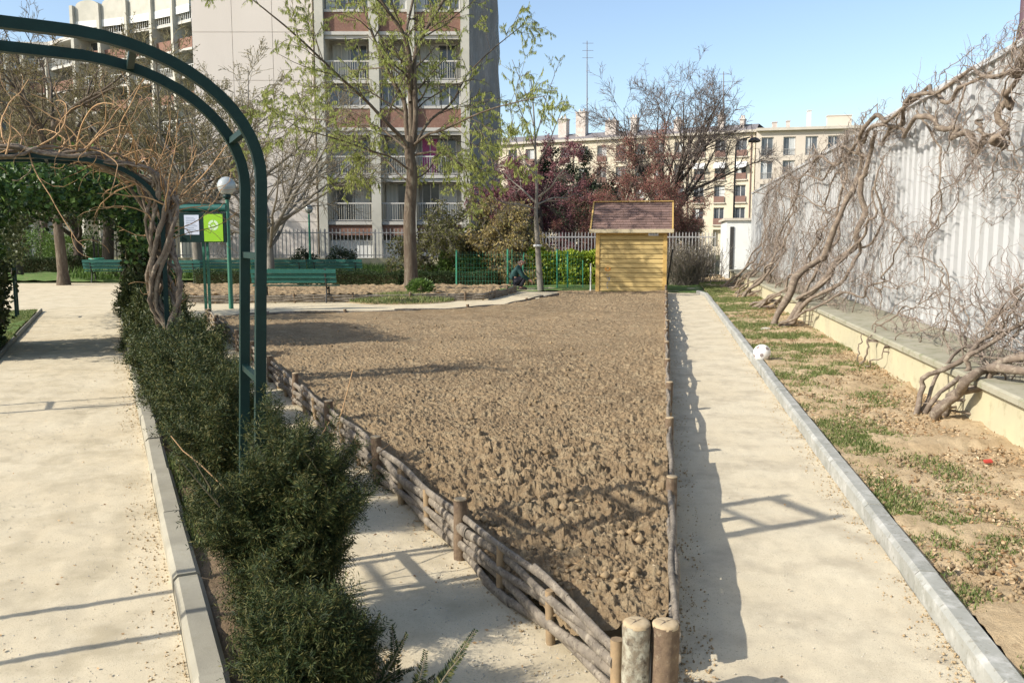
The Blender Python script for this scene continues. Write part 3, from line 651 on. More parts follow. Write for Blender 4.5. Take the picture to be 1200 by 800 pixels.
m.add(V, [(2 * i, 2 * i + 2, 2 * i + 3, 2 * i + 1) for i in range(len(prof) - 1)]); m.add([W(a, 3.46 + b, z) for a, b in [(.5, .17), (36, .17)] for z in (.56, 3.5)], [(0, 1, 3, 2)])
m.build('ribbed_sheet', 'sheet', root)
m = MB(); m.box(fr, .5, 36, -3.50, -3.365, 3.50, 3.56); m.build('top_rail', 'sheet', root)
m = MB(); m.box(fr, .5, 36, -3.46, -3.40, .52, .56); m.build('bottom_rail', 'iron', root)
for k in range(10):
    m = MB(); m.box(fr, 1 + k * 3.8, 1.09 + k * 3.8, -3.70, -3.60, .3, 3.5); m.build('fence_post', 'iron', root)
p = W(10.2, 3.72)
root = thing('lamp_pole', 'purple brown pole rising behind the metal fence at the top right', 'pole', (p[0], p[1], 0)); q = np.array([p[0], p[1]])
m = MB(); m.tubes(np.array([(q[0], q[1], 0), (q[0], q[1], 3), (q[0], q[1], 6.5)]), np.array([.075, .07, .06]), 14); m.build('shaft', 'purple_pole', root)
m = MB(); m.revolve((q[0], q[1], 0), [(.14, 0), (.14, .03), (.09, .05), (.085, .3)], 14); m.build('base', 'purple_pole', root)
# white low building at the end of the fence
root = thing('white_hut', 'small white rendered hut at the far end of the metal fence', 'hut', W(36.5, 2.6)); m = MB(); m.box(fr, 36.3, 40, -4.6, -2.45, 0, 2.45); m.build('wall', 'white_wall', root)
m = MB(); m.box(fr, 36.2, 40.1, -4.7, -2.35, 2.452, 2.55); m.build('roof', 'cornice', root)
m = MB(); m.box(fr, 36.26, 36.298, -2.75, -2.60, 0.05, 2.2); m.build('door_frame', 'iron_dark', root)

# ================================================================== WISTERIA ON THE FENCE
def vine_twigs(rng, P, R, n, ln, r0, N=14, curl=.12, lo=2.75, hi=3.33, wob=.22, zmax=3.62, zlo=.1):
    """curly shoots that stay close to the fence plane"""
    S, T = along(rng, P, n); B = n; out = np.zeros((B, N, 3)); out[:, 0] = S
    e1 = np.append(rv, 0); e2 = np.array([0, 0, 1.]); e3 = np.append(rn, 0)
    th = rng.uniform(0, 2 * pi, B); cl = rng.normal(0, curl, B); st = ln * rng.uniform(.4, 1.3, B) / N
    for i in range(1, N):
        th = th + cl + rng.normal(0, wob, B); cl = np.where(rng.random(B) < .12, rng.normal(0, curl, B), cl)
        nx = out[:, i - 1] + st[:, None] * (1.7 * np.cos(th)[:, None] * e1 + .9 * np.sin(th)[:, None] * e2 + rng.normal(0, .35, B)[:, None] * e3)
        off = nx[:, :2] @ rn; fix = np.clip(off, lo, hi) - off; nx[:, :2] += fix[:, None] * rn * .6
        th = np.where(nx[:, 2] > zmax, -np.abs(th), th); nx[:, 2] = np.maximum(nx[:, 2], zlo); out[:, i] = nx
    f = np.linspace(0, 1, N); RR = (r0 * rng.uniform(.6, 1.4, B))[:, None] * (1 - .7 * f)[None]
    return out, RR
def vine(label, stems, seed, loc, n1=60, n2=260, n3=900, ln=1.0, knots=True, up=0):
    rng = np.random.default_rng(seed); root = thing('wisteria', label, 'climbing plant', (loc[0], loc[1], 0.08), 'leafless climbers on the white fence')
    m = MB(); PP = []; RR = []
    for pts, r0, r1 in stems:
        P = spline(pts, 40); r0 *= .66; r1 *= .60; kk = rng.normal(0, .055, (15, 3)); kk[0] = 0; P += spline(kk, 40) * (.4 if r0 < .02 else 1); P[1:-1] += rng.normal(0, .005, (38, 3)); ss = np.linspace(0, 1, 40)
        R = (r0 * (1 - ss) + r1 * ss) * (1 + .10 * np.sin(ss * rng.uniform(25, 45) + rng.uniform(0, 6)) + .07 * rng.normal(size=40))
        m.tubes(P, R, 9, cap=True); PP.append(P); RR.append(R)
    m.build('main_stems', 'vine_bark', root); PP = np.stack(PP); RR = np.stack(RR)
    a, ra = vine_twigs(rng, PP, RR, n1, ln * 1.5, .0095, 22, .10)
    b, rb = vine_twigs(rng, np.concatenate([a]), ra, n2, ln * .8, .005, 14, .16)
    m = MB(); m.tubes(a, ra, 5); m.build('branches', 'vine_bark', root)
    m = MB(); m.tubes(b, rb, 4)
    c, rc = vine_twigs(rng, b, rb, n3, ln * .35, .0032, 8, .2); m.tubes(c, rc, 3)
    if up:                                                       # thin shoots standing above the top rail
        S, T = along(rng, np.concatenate([PP[:, 20:].reshape(1, -1, 3)]), up * 3); S = S[S[:, 2] > 2.9][:up]
        d = rng.normal(0, .6, (len(S), 3)) + [0, 0, .8]; P, R = grow(rng, S, d, rng.uniform(.12, .5, len(S)), np.full(len(S), .005), np.full(len(S), .0015), 8, .14, -.01, .05); m.tubes(P, R, 3)
    m.build('twigs', 'vine_twig', root)
    return root
def Wp(*l): return [W(*q) for q in l]
w1 = G(1065, 500); s1 = float(w1[:2] @ rv); o1 = float(w1[:2] @ rn)
vine('nearest wisteria with a thick trunk leaning right over the coping of the low wall', [
    (Wp((s1, o1, .02), (s1 - .25, o1 + .25, .28), (s1 - .55, 2.62, .55), (s1 - .95, 2.95, .66), (s1 - 1.6, 3.1, .72), (s1 - 2.4, 3.2, .9)), .068, .045),
    (Wp((s1 + .05, o1 + .03, .02), (s1 - .15, o1 + .35, .30), (s1 - .35, 2.7, .60), (s1 - .75, 3.0, .78), (s1 - 1.4, 3.2, .95), (s1 - 2.2, 3.25, 1.2)), .05, .032),
    (Wp((s1, o1 + .05, .1), (s1 + .15, 2.5, .5), (s1 + .35, 2.9, .8), (s1 + .5, 3.2, 1.3), (s1 + .2, 3.3, 1.8), (s1 + .5, 3.25, 2.4)), .036, .018),
    (Wp((s1 - .1, o1 + .1, .15), (s1 + .05, 2.6, .55), (s1 + .1, 3.0, .9), (s1 - .4, 3.25, 1.5), (s1 - .3, 3.25, 2.1), (s1 - .9, 3.3, 2.6)), .034, .018),
    (Wp((s1 - .3, 2.5, .4), (s1 - .2, 2.9, .7), (s1 - .6, 3.1, .85), (s1 - 1.2, 3.2, 1.3), (s1 - 1.1, 3.25, 2.0), (s1 - 1.6, 3.3, 2.6)), .03, .018),
    (Wp((s1 + .02, o1 + .06, .08), (s1 + .5, 2.55, .5), (s1 + 1.1, 2.9, .62), (s1 + 1.9, 3.1, .7), (s1 + 2.6, 3.2, .9), (s1 + 3.1, 3.2, 1.4)), .026, .012)],
    21, w1, 44, 300, 1300, 1.0)
w3 = G(905, 387); s3 = float(w3[:2] @ rv); o3 = float(w3[:2] @ rn)
vine('big twisted wisteria with several trunks leaning right, just behind the ball', [
    (Wp((s3, o3, .03), (s3 - .05, o3 + .3, .75), (s3 + .1, 2.75, 1.35), (s3 - .2, 3.05, 2.0), (s3 + .05, 3.2, 2.6), (s3 - .15, 3.22, 3.1), (s3 - .5, 3.25, 3.4)), .105, .06),
    (Wp((s3 - .2, o3 + .1, .03), (s3 - .35, o3 + .5, .6), (s3 - .35, 2.9, 1.2), (s3 - .75, 3.15, 1.75), (s3 - .6, 3.2, 2.4), (s3 - .9, 3.25, 2.95), (s3 - 1.4, 3.25, 3.35)), .10, .055),
    (Wp((s3 - .3, o3 + .05, .03), (s3 - .6, o3 + .45, .5), (s3 - 1.0, 2.85, .95), (s3 - 1.2, 3.1, 1.5), (s3 - 1.7, 3.2, 1.9), (s3 - 1.6, 3.25, 2.5)), .065, .025),
    (Wp((s3 - .1, o3 + .1, .03), (s3 - .9, o3 + .35, .40), (s3 - 1.5, 2.7, .7), (s3 - 2.4, 3.0, .85), (s3 - 2.8, 3.2, 1.2), (s3 - 3.3, 3.25, 1.7)), .04, .018),
    (Wp((s3 - .35, o3 + .35, .6), (s3 - .9, 2.8, 1.1), (s3 - .8, 3.1, 1.5), (s3 - 1.5, 3.2, 1.6), (s3 - 2.0, 3.2, 2.2), (s3 - 1.9, 3.25, 2.9)), .045, .02),
    (Wp((s3 + .2, o3 + .2, .03), (s3 + .5, 2.6, .7), (s3 + .5, 3.0, 1.4), (s3 + 1.0, 3.2, 2.0), (s3 + .8, 3.25, 2.8), (s3 + 1.5, 3.3, 3.3)), .055, .03)],
    22, w3, 42, 280, 1400, 1.1, up=40)
# thick arms that run along the top rail towards the camera
sA = 13.4
vine('gnarled wisteria arms twisting along the top rail of the white fence', [
    (Wp((15.4, 3.25, 3.3), (14.2, 3.12, 3.50), (13.2, 3.25, 3.25), (12.2, 3.1, 3.45), (11.2, 3.22, 3.2), (10.4, 3.1, 3.32), (9.6, 3.2, 3.2)), .06, .03),
    (Wp((15.0, 3.15, 3.2), (14.0, 3.25, 3.45), (13.0, 3.08, 3.3), (12.0, 3.22, 3.5), (11.0, 3.08, 3.35), (10.2, 3.2, 3.42), (9.2, 3.1, 3.2), (8.3, 3.2, 3.12)), .045, .028),
    (Wp((14.4, 3.3, 3.1), (13.4, 3.1, 3.2), (12.6, 3.25, 3.05), (11.6, 3.1, 3.1), (10.9, 3.22, 2.9), (10.3, 3.15, 2.72), (9.7, 3.3, 2.62)), .04, .06),
    (Wp((9.25, 3.25, 2.52), (9.05, 3.1, 2.58), (9.0, 3.1, 2.8), (8.95, 3.14, 2.98), (8.6, 3.1, 3.12), (8.2, 3.2, 3.16)), .055, .042),
    (Wp((9.75, 3.2, 2.85), (9.5, 3.12, 2.72), (9.3, 3.15, 2.6), (9.15, 3.2, 2.52)), .024, .034),
    (Wp((8.3, 3.18, 3.2), (7.95, 3.08, 3.12), (7.85, 3.1, 2.9), (7.75, 3.16, 2.66), (7.68, 3.2, 2.45)), .045, .06),
    (Wp((9.0, 3.2, 3.15), (8.5, 3.1, 3.22), (8.0, 3.2, 3.15), (7.5, 3.12, 3.2), (7.0, 3.2, 3.1), (6.4, 3.2, 3.15)), .034, .026),
    (Wp((12.2, 3.2, 3.3), (11.6, 3.25, 2.9), (11.2, 3.25, 2.45), (11.35, 3.3, 2.0), (11.7, 3.25, 1.6), (11.5, 3.2, 1.1)), .022, .010),
    (Wp((7.2, 3.2, 2.3), (7.5, 3.22, 1.9), (7.4, 3.2, 1.5), (7.8, 3.2, 1.2), (8.2, 3.15, .9)), .022, .016)],
    23, W(13.4, 3.2), 28, 190, 1100, .9, up=110)
vine('mesh of thin bare twigs along the top of the far part of the white fence', [
    (Wp((15.5, 3.2, 3.35), (17.5, 3.28, 3.1), (19.5, 3.2, 3.4), (22, 3.28, 3.2), (25, 3.2, 3.4), (28, 3.28, 3.15), (32, 3.2, 3.3)), .045, .02),
    (Wp((15.2, 3.28, 3.0), (17, 3.2, 3.3), (19, 3.28, 2.9), (21.5, 3.2, 3.15), (24.5, 3.28, 2.8), (28, 3.2, 3.2), (33, 3.28, 2.9)), .035, .018),
    (Wp((16.5, 3.3, 2.4), (17.4, 3.2, 2.9), (19.4, 3.28, 2.3), (22, 3.2, 2.7), (25.5, 3.28, 2.1), (29, 3.2, 2.6), (33, 3.28, 2.2)), .028, .014)],
    29, W(16, 3.2), 36, 230, 900, 1.1, up=200)
w4 = W(20.5, 2.0); vine('thin shoots sprouting at the wall foot between the ball and the nearest trunk', [
    (Wp((10.9, 2.35, .03), (10.8, 2.45, .3), (10.95, 2.55, .6), (10.6, 2.8, .8), (10.2, 3.1, 1.1)), .018, .008), (Wp((10.9, 2.33, .03), (11.1, 2.4, .25), (11.3, 2.5, .5), (11.2, 2.8, .75), (11.6, 3.1, .9)), .014, .007),
    (Wp((10.85, 2.35, .03), (10.5, 2.4, .2), (10.2, 2.55, .45), (9.7, 2.75, .7), (9.2, 3.0, .8)), .014, .007)], 27, W(10.9, 2.35), 14, 90, 200, .7)
for i, (sb, lb, dn) in enumerate([(20.5, 'wisteria with slanting dark trunks, third from the far end of the white fence', 1.0), (24.0, 'wisteria thicket with crossed leaning trunks before the far part of the fence', 1.0), (28.5, 'farthest wisteria thicket, at the end of the white fence by the hut', .9)]):
    st = []; rr = np.random.default_rng(40 + i)
    for k in range(6):
        a = sb + rr.uniform(-1.1, 1.1); o_ = rr.uniform(1.75, 2.2); dd = rr.uniform(-2.4, .3)
        hh = rr.uniform(1.8, 3.35); st.append((Wp((a, o_, .03), (a + dd * .5, o_ + .4, hh * .15), (a + dd * .9, 2.75, hh * .34), (a + dd * .7 + rr.uniform(-.4, .4), 3.05, hh * .55), (a + dd + rr.uniform(-.7, .7), 3.2, hh * .8), (a + dd * .9 + rr.uniform(-.9, .9), 3.25, hh)), rr.uniform(.03, .075), .014))
    vine(lb, st, 50 + i, W(sb, 2.0), 42, 250, 1000, 1.1, up=50)

# ================================================================== YEW BUSHES
def yew_mesh(seed, rad, hgt, nshoot, k, nl, nw, mat='yew', long_twigs=(), squ=1.0, name='yew_bush'):
    rng = np.random.default_rng(seed); m = MB()
    def lump(d):
        return .93 + .20 * np.sin(d[:, 0] * 4.1 + seed) * np.cos(d[:, 1] * 3.7 + seed * 2) + .12 * np.sin(d[:, 2] * 6 + d[:, 0] * 5 + seed) + .08 * np.sin(d[:, 1] * 11 + d[:, 2] * 9)
    d = rng.normal(size=(nshoot, 3)); d /= np.linalg.norm(d, axis=1, keepdims=True); d[:, 2] = np.where(d[:, 2] < -.55, -d[:, 2], d[:, 2])
    if squ < 1: d = np.sign(d) * np.abs(d) ** squ; d /= np.abs(d).max(1, keepdims=True) ** .55
    q = 1 - .55 * rng.random(nshoot) ** 1.9
    p = d * (lump(d) * q)[:, None] * np.array([rad, rad, hgt * .56]); p[:, 2] += hgt * .46
    p[:, 2] = np.maximum(p[:, 2], .03)
    sd = d * [1, 1, .7] + [0, 0, .45] + rng.normal(0, .35, (nshoot, 3))
    nsp = 70; ks = rng.permutation(nshoot)[:int(nshoot * .34)]; og = rng.integers(0, nsp, len(ks))      # sprays that break the outline
    od = rng.normal(size=(nsp, 3)); od[:, 2] = np.abs(od[:, 2]) * 1.2 - .15; od /= np.linalg.norm(od, axis=1, keepdims=True)
    oo = od * lump(od)[:, None] * np.array([rad, rad, hgt * .56]) * .86 + [0, 0, hgt * .46]; sv = od * [1, 1, .5] + [0, 0, .8] + rng.normal(0, .2, (nsp, 3)); sv /= np.linalg.norm(sv, axis=1, keepdims=True)
    tt = rng.random(len(ks)); Ls = rng.uniform(.10, .26, nsp) * min(1.2, hgt / .6); p[ks] = oo[og] + sv[og] * (tt * Ls[og])[:, None] + rng.normal(0, .012, (len(ks), 3)); sd[ks] = sv[og] * 1.1 + rng.normal(0, .55, (len(ks), 3))
    p[:, 2] = np.maximum(p[:, 2], .03); sd /= np.linalg.norm(sd, axis=1, keepdims=True)
    sl = rng.uniform(.04, .11, nshoot); side = np.cross(sd, rng.normal(size=(nshoot, 3))); side /= np.linalg.norm(side, axis=1, keepdims=True)
    f = np.linspace(.0, 1, k)[None, :, None]; sg = np.where(np.arange(k) % 2 == 0, 1, -1)[None, :, None]
    C = p[:, None] + sd[:, None] * sl[:, None, None] * f; D = sd[:, None] * .55 + side[:, None] * sg * (1 - .25 * f) + rng.normal(0, .10, (nshoot, k, 3))
    m.leaves(C.reshape(-1, 3), D.reshape(-1, 3), nl * rng.uniform(.7, 1.2, nshoot * k), nw, rng, .03)
    for (st, dr, L_) in long_twigs:                                   # long arching shoots with combed needles
        P, R = grow(rng, np.array([st], float), np.array([dr], float), np.array([L_]), np.array([.004]), np.array([.0015]), 12, .05, -.012)
        nk = int(L_ / .0032); S, T = along(rng, P, nk); x = np.linspace(0, 10.99, nk); i = x.astype(int); ff = (x - i)[:, None]; S = P[0, i] * (1 - ff) + P[0, i + 1] * ff; T = P[0, i + 1] - P[0, i]; T /= np.linalg.norm(T, axis=1, keepdims=True)
        sdv = np.cross(T, np.array([rng.normal(0, .2), rng.normal(0, .2) - .3, 1])); sdv /= np.linalg.norm(sdv, axis=1, keepdims=True); sgn = np.where(np.arange(nk) % 2 == 0, 1, -1)[:, None]
        m.leaves(S, T * .5 + sdv * sgn + rng.normal(0, .08, (nk, 3)), (.036 * np.clip(1.25 - x / 11, .35, 1)), .0065, rng, .02); m.leaves(S, T * .5 + sdv * sgn + rng.normal(0, .1, (nk, 3)), .028 * np.clip(1.25 - x / 11, .35, 1), .0065, rng, .02)
        m.mi = 1; m.tubes(P, R, 4); m.mi = 0
    n = 26; st = rng.normal(0, .04, (n, 3)) * [1, 1, 0]; dd = rng.normal(0, .15, (n, 3)) + [0, 0, 1.0]
    P, R = grow(rng, st, dd, np.full(n, hgt * .65), np.full(n, .012), np.full(n, .004), 7, .12); w = MB(); w.tubes(P, R, 4)
    return m, w
def yew(label, pos, seed, rad, hgt, nshoot, k, nl, nw, mat='yew', squ=1.0, twigs=()):
    m, w = yew_mesh(seed, rad, hgt, nshoot, k, nl, nw, mat, twigs, squ); root = thing('yew_bush', label, 'bush', (pos[0], pos[1], .03), 'yew bushes in the hedge beside the left path')
    for b in (m, w): b.V = [v + np.array([pos[0], pos[1], .03]) for v in b.V]
    m.build('foliage', [mat, 'twig_brown'], root); w.build('stems', 'bark_dark', root); return root
_b = L(2.70, .54); FRONDS = []
for (x0_, y0_, x1f, y1f, Yq) in ((428, 800, 450, 722, 2.72), (445, 805, 470, 745, 2.66), (462, 800, 458, 742, 2.8), (485, 815, 500, 768, 2.62), (505, 815, 560, 752, 2.66), (500, 830, 540, 772, 2.6), (410, 790, 425, 735, 2.76)):
    q0 = A(x0_, y0_, Yq); q1 = A(x1f, y1f, Yq + .03); FRONDS.append((q0 - [_b[0], _b[1], .03], q1 - q0 + [0, 0, .03], float(np.linalg.norm(q1 - q0)) * 1.12)); FRONDS.append(((q0 - [_b[0], _b[1], .03]) * .6, (q0 - [_b[0], _b[1], 0]) * .4 + [0, 0, .02], .2))
yew('low yew bush at the bottom edge, its combed needle shoots reaching over the middle path', L(2.70, .54), 1, .155, .32, 6000, 16, .022, .0036,
    twigs=FRONDS)
yew('nearest big round yew bush, at the foot of the bare green arch', L(3.32, .60), 2, 0.165, .70, 12500, 16, .022, .0036, twigs=[((.1 * ((i * 3) % 5) - .2, .1 * ((i * 7) % 5) - .2, .60), (.3 * ((i * 5) % 5) - .6, .2 * ((i * 3) % 4) - .3, 1), .22) for i in range(10)])
yew('dark yew bush directly behind the foot of the nearest arch', L(4.72, .56), 3, 0.165, .68, 9000, 13, .024, .0044)
yew('third yew bush up the hedge, dense and slightly wider', L(5.42, .56), 4, 0.184, .72, 6200, 11, .026, .0060)
yew('yew bush midway between the nearest arch and the vine arch', L(6.1, .56), 5, 0.194, .70, 5600, 10, .028, .0068)
yew('rounded yew bush with lighter tips, second before the vine trunk', L(6.95, .56), 6, 0.194, .72, 5200, 10, .030, .0075)
yew('last yew bush before the foot of the golden vine', L(7.8, .56), 7, 0.203, .70, 5000, 9, .032, .009)
yew('olive tinted yew bush around the foot of the golden vine', L(8.75, .57), 8, 0.287, .66, 5000, 9, .034, .010, 'yew_far')
yew('trimmed squarish yew just behind the golden vine', L(9.9, .57), 9, 0.250, .72, 4800, 9, .034, .011, 'yew_far', .7)
yew('square trimmed yew halfway to the plaza', L(11.6, .57), 10, 0.287, .82, 5200, 9, .038, .012, 'yew_far', .6)
yew('tall trimmed yew hedge end with a brown edge, nearest the plaza', L(13.6, .57), 11, 0.312, .9, 5200, 9, .042, .014, 'yew_far', .6)
yew('trimmed yew at the very end of the left hedge by the third arch', L(15.6, .57), 12, 0.312, .9, 4400, 9, .046, .016, 'yew_far', .6)

def hedge(name, label, p0, p1, w, h, n, mat, leaf, seed, cat='hedge', grp=None, core='conifer', base=0.0, rough=.05):
    """clipped hedge between two ground points: leaves in a shell through the outer layer around a twiggy core"""
    rng = np.random.default_rng(seed); p0 = np.array(p0[:2], float); p1 = np.array(p1[:2], float); Ln = np.linalg.norm(p1 - p0); u = (p1 - p0) / Ln; fr = FRv(p0, u); root = thing(name, label, cat, (*p0, base), grp)
    a = rng.uniform(0, Ln, n); f = rng.random(n); dep = rng.random(n) ** 2 * .12; side = rng.random(n)
    areas = np.array([w, h, h]) / (w + 2 * h); k = np.searchsorted(np.cumsum(areas), side).clip(0, 2)
    bu = rough * (np.sin(a * 5 + seed) + np.sin(a * 2.3 + 1) + vnoise(a, f * 3, 3, seed) * 2 - 1)
    off = np.where(k == 0, (f - .5) * w, np.where(k == 1, -w / 2 + dep - bu * .5, w / 2 - dep + bu * .5)); z = np.where(k == 0, h - dep + bu, f * h)
    P = np.stack([p0[0] + u[0] * a - u[1] * off, p0[1] + u[1] * a + u[0] * off, base + z], 1)
    ends = rng.random(n) < .06; P[ends, :2] = (p0 + u * Ln * (rng.random(ends.sum()) < .5)[:, None] + np.outer((rng.random(ends.sum()) - .5) * w, [-u[1], u[0]]))
    d = rng.normal(size=(n, 3)) + [0, 0, .5]; m = MB(); m.leaves(P, d, leaf * rng.uniform(.6, 1.3, n), leaf * .6, rng, .1); m.build('foliage', mat, root)
    m = MB(); m.box(fr, .06, Ln - .06, -w / 2 + .09, w / 2 - .09, base, base + h - .10); m.build('twiggy_core', 'twig_core' if 'twig_core' in MT else 'bark_dark', root)
    return root
MT['twig_core'] = surf('twig_core', (.035, .04, .018), (.055, .05, .028), 9, bump=1, bscale=14, bdist=.08, rough=1, spec=0)

def bx(px, py, Y=None): return G(px, py)
hedge('box_hedge', 'low dark clipped hedge left of the catkin tree, behind the big green bench', G(232, 333.5), G(470, 334), .8, .48, 15000, 'box', .05, 1)
hedge('box_hedge', 'low dark clipped hedge right of the catkin tree behind the woven edging', G(488, 334), G(582, 334), .9, .46, 9000, 'box', .05, 2)
hedge('box_hedge', 'farther clipped hedge strip behind the catkin tree', G(330, 324), G(560, 325), .8, .45, 12000, 'box', .06, 3)
hedge('box_hedge', 'dark clipped hedge across the plaza at the far left', G(-40, 319), G(112, 319), .9, .75, 12000, 'box', .07, 4)
hedge('box_hedge', 'square green clipped bush beside the left bench', G(107, 317), G(124, 317), 1.0, 1.15, 4000, 'shrub', .07, 5)
hedge('laurel_hedge', 'bright yellow green laurel hedge left of the wooden shed', G(618, 333), G(699, 333), 1.1, 1.18, 9500, 'laurel', .13, 6, rough=.09)
hedge('laurel_hedge', 'green shrub hedge behind the crouching person', G(520, 330), G(617, 331), 1.2, .95, 9000, 'shrub', .11, 7, rough=.12)

# ================================================================== TREES
def tree(name, label, mb, trunkmat, fol=None, folmat=None, loc=(0, 0, 0), grp=None, folname='crown', extra=None):
    root = thing(name, label, 'tree', loc, grp); mb[0].build('trunk', trunkmat, root)
    if len(mb) > 1 and mb[1] is not None: mb[1].build('branches', extra or trunkmat, root)
    if fol is not None: fol.build(folname, folmat, root)
    return root
def split_tree(seed, trunkP, trunkR, specs, limbs=None, minr=.006, wood_levels=1):
    """trunk and limbs in one mesh, finer branches in another"""
    rng = np.random.default_rng(seed); a = MB(); b = MB(); tp = np.asarray(trunkP, float)[None]; tr = np.asarray(trunkR, float)[None]; a.tubes(tp, tr, 12); cur = (tp, tr); al = []
    if limbs: cur = (np.stack([l[0] for l in limbs]), np.stack([l[1] for l in limbs])); a.tubes(cur[0], cur[1], 8); al.append(cur)
    for k, sp in enumerate(specs):
        S, d, ln, r = kids(rng, *cur, sp['n'], sp.get('t0', .2), sp.get('t1', 1), sp.get('a0', 30), sp.get('a1', 60), sp.get('ratio', .5), sp.get('rr', .6), up=sp.get('up', 0), shrink=sp.get('shrink', .5), lmin=sp.get('lmin', 0)); r = np.maximum(r, minr)
        P, R = grow(rng, S, d, ln, r, np.maximum(r * .35, minr * .6), sp.get('N', 5), sp.get('wob', .15), sp.get('grav', 0), sp.get('curl', 0)); (a if k < wood_levels else b).tubes(P, R, sp.get('sides', 3)); al.append((P, R)); cur = (P, R)
    return a, b, al, rng

# -- catkin tree in the middle, limbs laid out by hand at 26 m
TY = 25.6
def TP(px, py, dy=0): return A(px, py, TY + dy)
trk = spline([G(482, 346) + [0, 0, -.1], TP(482, 332), TP(481, 300), TP(480, 262), TP(481, 235, .05), TP(483, 205), TP(480, 178), TP(482, 160)], 26)
trr = np.interp(np.linspace(0, 1, 26), [0, .08, .2, .7, 1], [.33, .24, .20, .165, .14])
def limb(pts, r0, r1, n=16): return (spline([TP(*p) for p in pts], n), np.linspace(r0 * .8, r1 * .8, n) * (1 + .05 * np.sin(np.arange(n) * 1.7)))
limbs = [
    limb([(481, 182), (474, 165, -.2), (455, 146, -.6), (429, 118, -1.0), (400, 92, -1.5), (345, 40, -2.3), (290, -5, -2.8)], .085, .02),
    limb([(482, 180), (476, 150, .1), (474, 120, .3), (460, 95, .5), (444, 60, .8), (428, 15, 1.0), (415, -30, 1.2)], .10, .035),
    limb([(482, 180), (482, 140, .1), (481, 100, .1), (480, 66, 0), (472, 38, -.3), (452, 10, -.5), (430, -30, -.7)], .12, .045),
    limb([(483, 178), (487, 140, -.1), (486, 100, .1), (487, 60, .2), (502, 30, .5), (520, 0, .8), (530, -30, 1)], .11, .04),
    limb([(483, 182), (492, 160, .5), (505, 140, 1), (530, 120, 1.4), (546, 90, 1.9), (575, 60, 2.4), (612, 30, 2.8)], .07, .015),
    limb([(483, 172), (500, 158, -.5), (520, 152, -1), (545, 140, -1.5), (575, 128, -2), (605, 120, -2.4), (640, 112, -2.8)], .055, .012),
    limb([(484, 182), (510, 178, -.3), (530, 186, -.8), (548, 198, -1.1), (562, 200, -1.6), (580, 190, -2), (600, 180, -2.4)], .05, .012),
    limb([(480, 178), (465, 165, .3), (440, 148, .7), (410, 146, 1.2), (385, 141, 1.6), (340, 140, 2.1), (300, 150, 2.5)], .055, .012),
    limb([(480, 200), (460, 185, -.4), (438, 178, -.9), (410, 168, -1.4), (385, 160, -1.9), (350, 150, -2.5), (312, 125, -3)], .04, .01),
    limb([(482, 215), (468, 205, .3), (455, 190, .8), (440, 180, 1.2), (425, 178, 1.6), (400, 190, 2.1), (380, 200, 2.5)], .035, .01),
    limb([(483, 210), (496, 205, .3), (505, 195, .7), (512, 185, 1.2), (530, 180, 1.7), (550, 175, 2.1), (575, 160, 2.6)], .035, .01),
    limb([(481, 120), (478, 80, .8), (476, 40, 1.4), (482, 10, 2.0), (490, -30, 2.5), (495, -60, 3), (500, -90, 3.2)], .07, .03)]
a_, b_, al, rng = split_tree(61, trk, trr, [dict(n=13, ratio=.42, a0=30, a1=65, N=7, wob=.12, rr=.5, sides=4, up=.05), dict(n=6, ratio=.55, a0=25, a1=60, N=6, wob=.14, grav=-.04, lmin=.35), dict(n=2, ratio=.6, a0=20, a1=60, N=4, grav=-.05, lmin=.2)], limbs, .0075)
f = MB()
for (P, R), n_ in ((al[2], 15000), (al[3], 50000), (al[1], 1500)):
    S, T = along(rng, P, n_); d = rng.normal(0, .22, (n_, 3)) + [0, 0, -1]; f.leaves(S, d, rng.uniform(.05, .13, n_), rng.uniform(.012, .022, n_), rng, .05)
tree('hornbeam_tree', 'tall tree hung with yellow green catkins in front of the tower block', (a_, b_), 'bark', f, 'catkin', (trk[0][0], trk[0][1], 0), folname='catkins')
hp = G(488, 349); rng = np.random.default_rng(5); n = 900; m = MB(); dd = rng.normal(size=(n, 3)); dd /= np.linalg.norm(dd, axis=1, keepdims=True)
m.leaves(np.array([hp[0] + .15, hp[1] - .3, .3]) + dd * rng.uniform(.3, 1, n)[:, None] * [.38, .38, .24], dd + [0, 0, .3], .09, .06, rng, .1)
rt = thing('ground_shrub', 'small leafy green plant at the foot of the catkin tree', 'plant', (hp[0], hp[1], .1)); m.build('leaves', 'shrub', rt)
m = MB(); st = np.tile([[hp[0] + .15, hp[1] - .3, .08]], (14, 1)); P, R = grow(rng, st, rng.normal(0, .6, (14, 3)) + [0, 0, 1], np.full(14, .4), np.full(14, .008), np.full(14, .003), 5); m.tubes(P, R, 4); m.build('stems', 'twig_brown', rt)

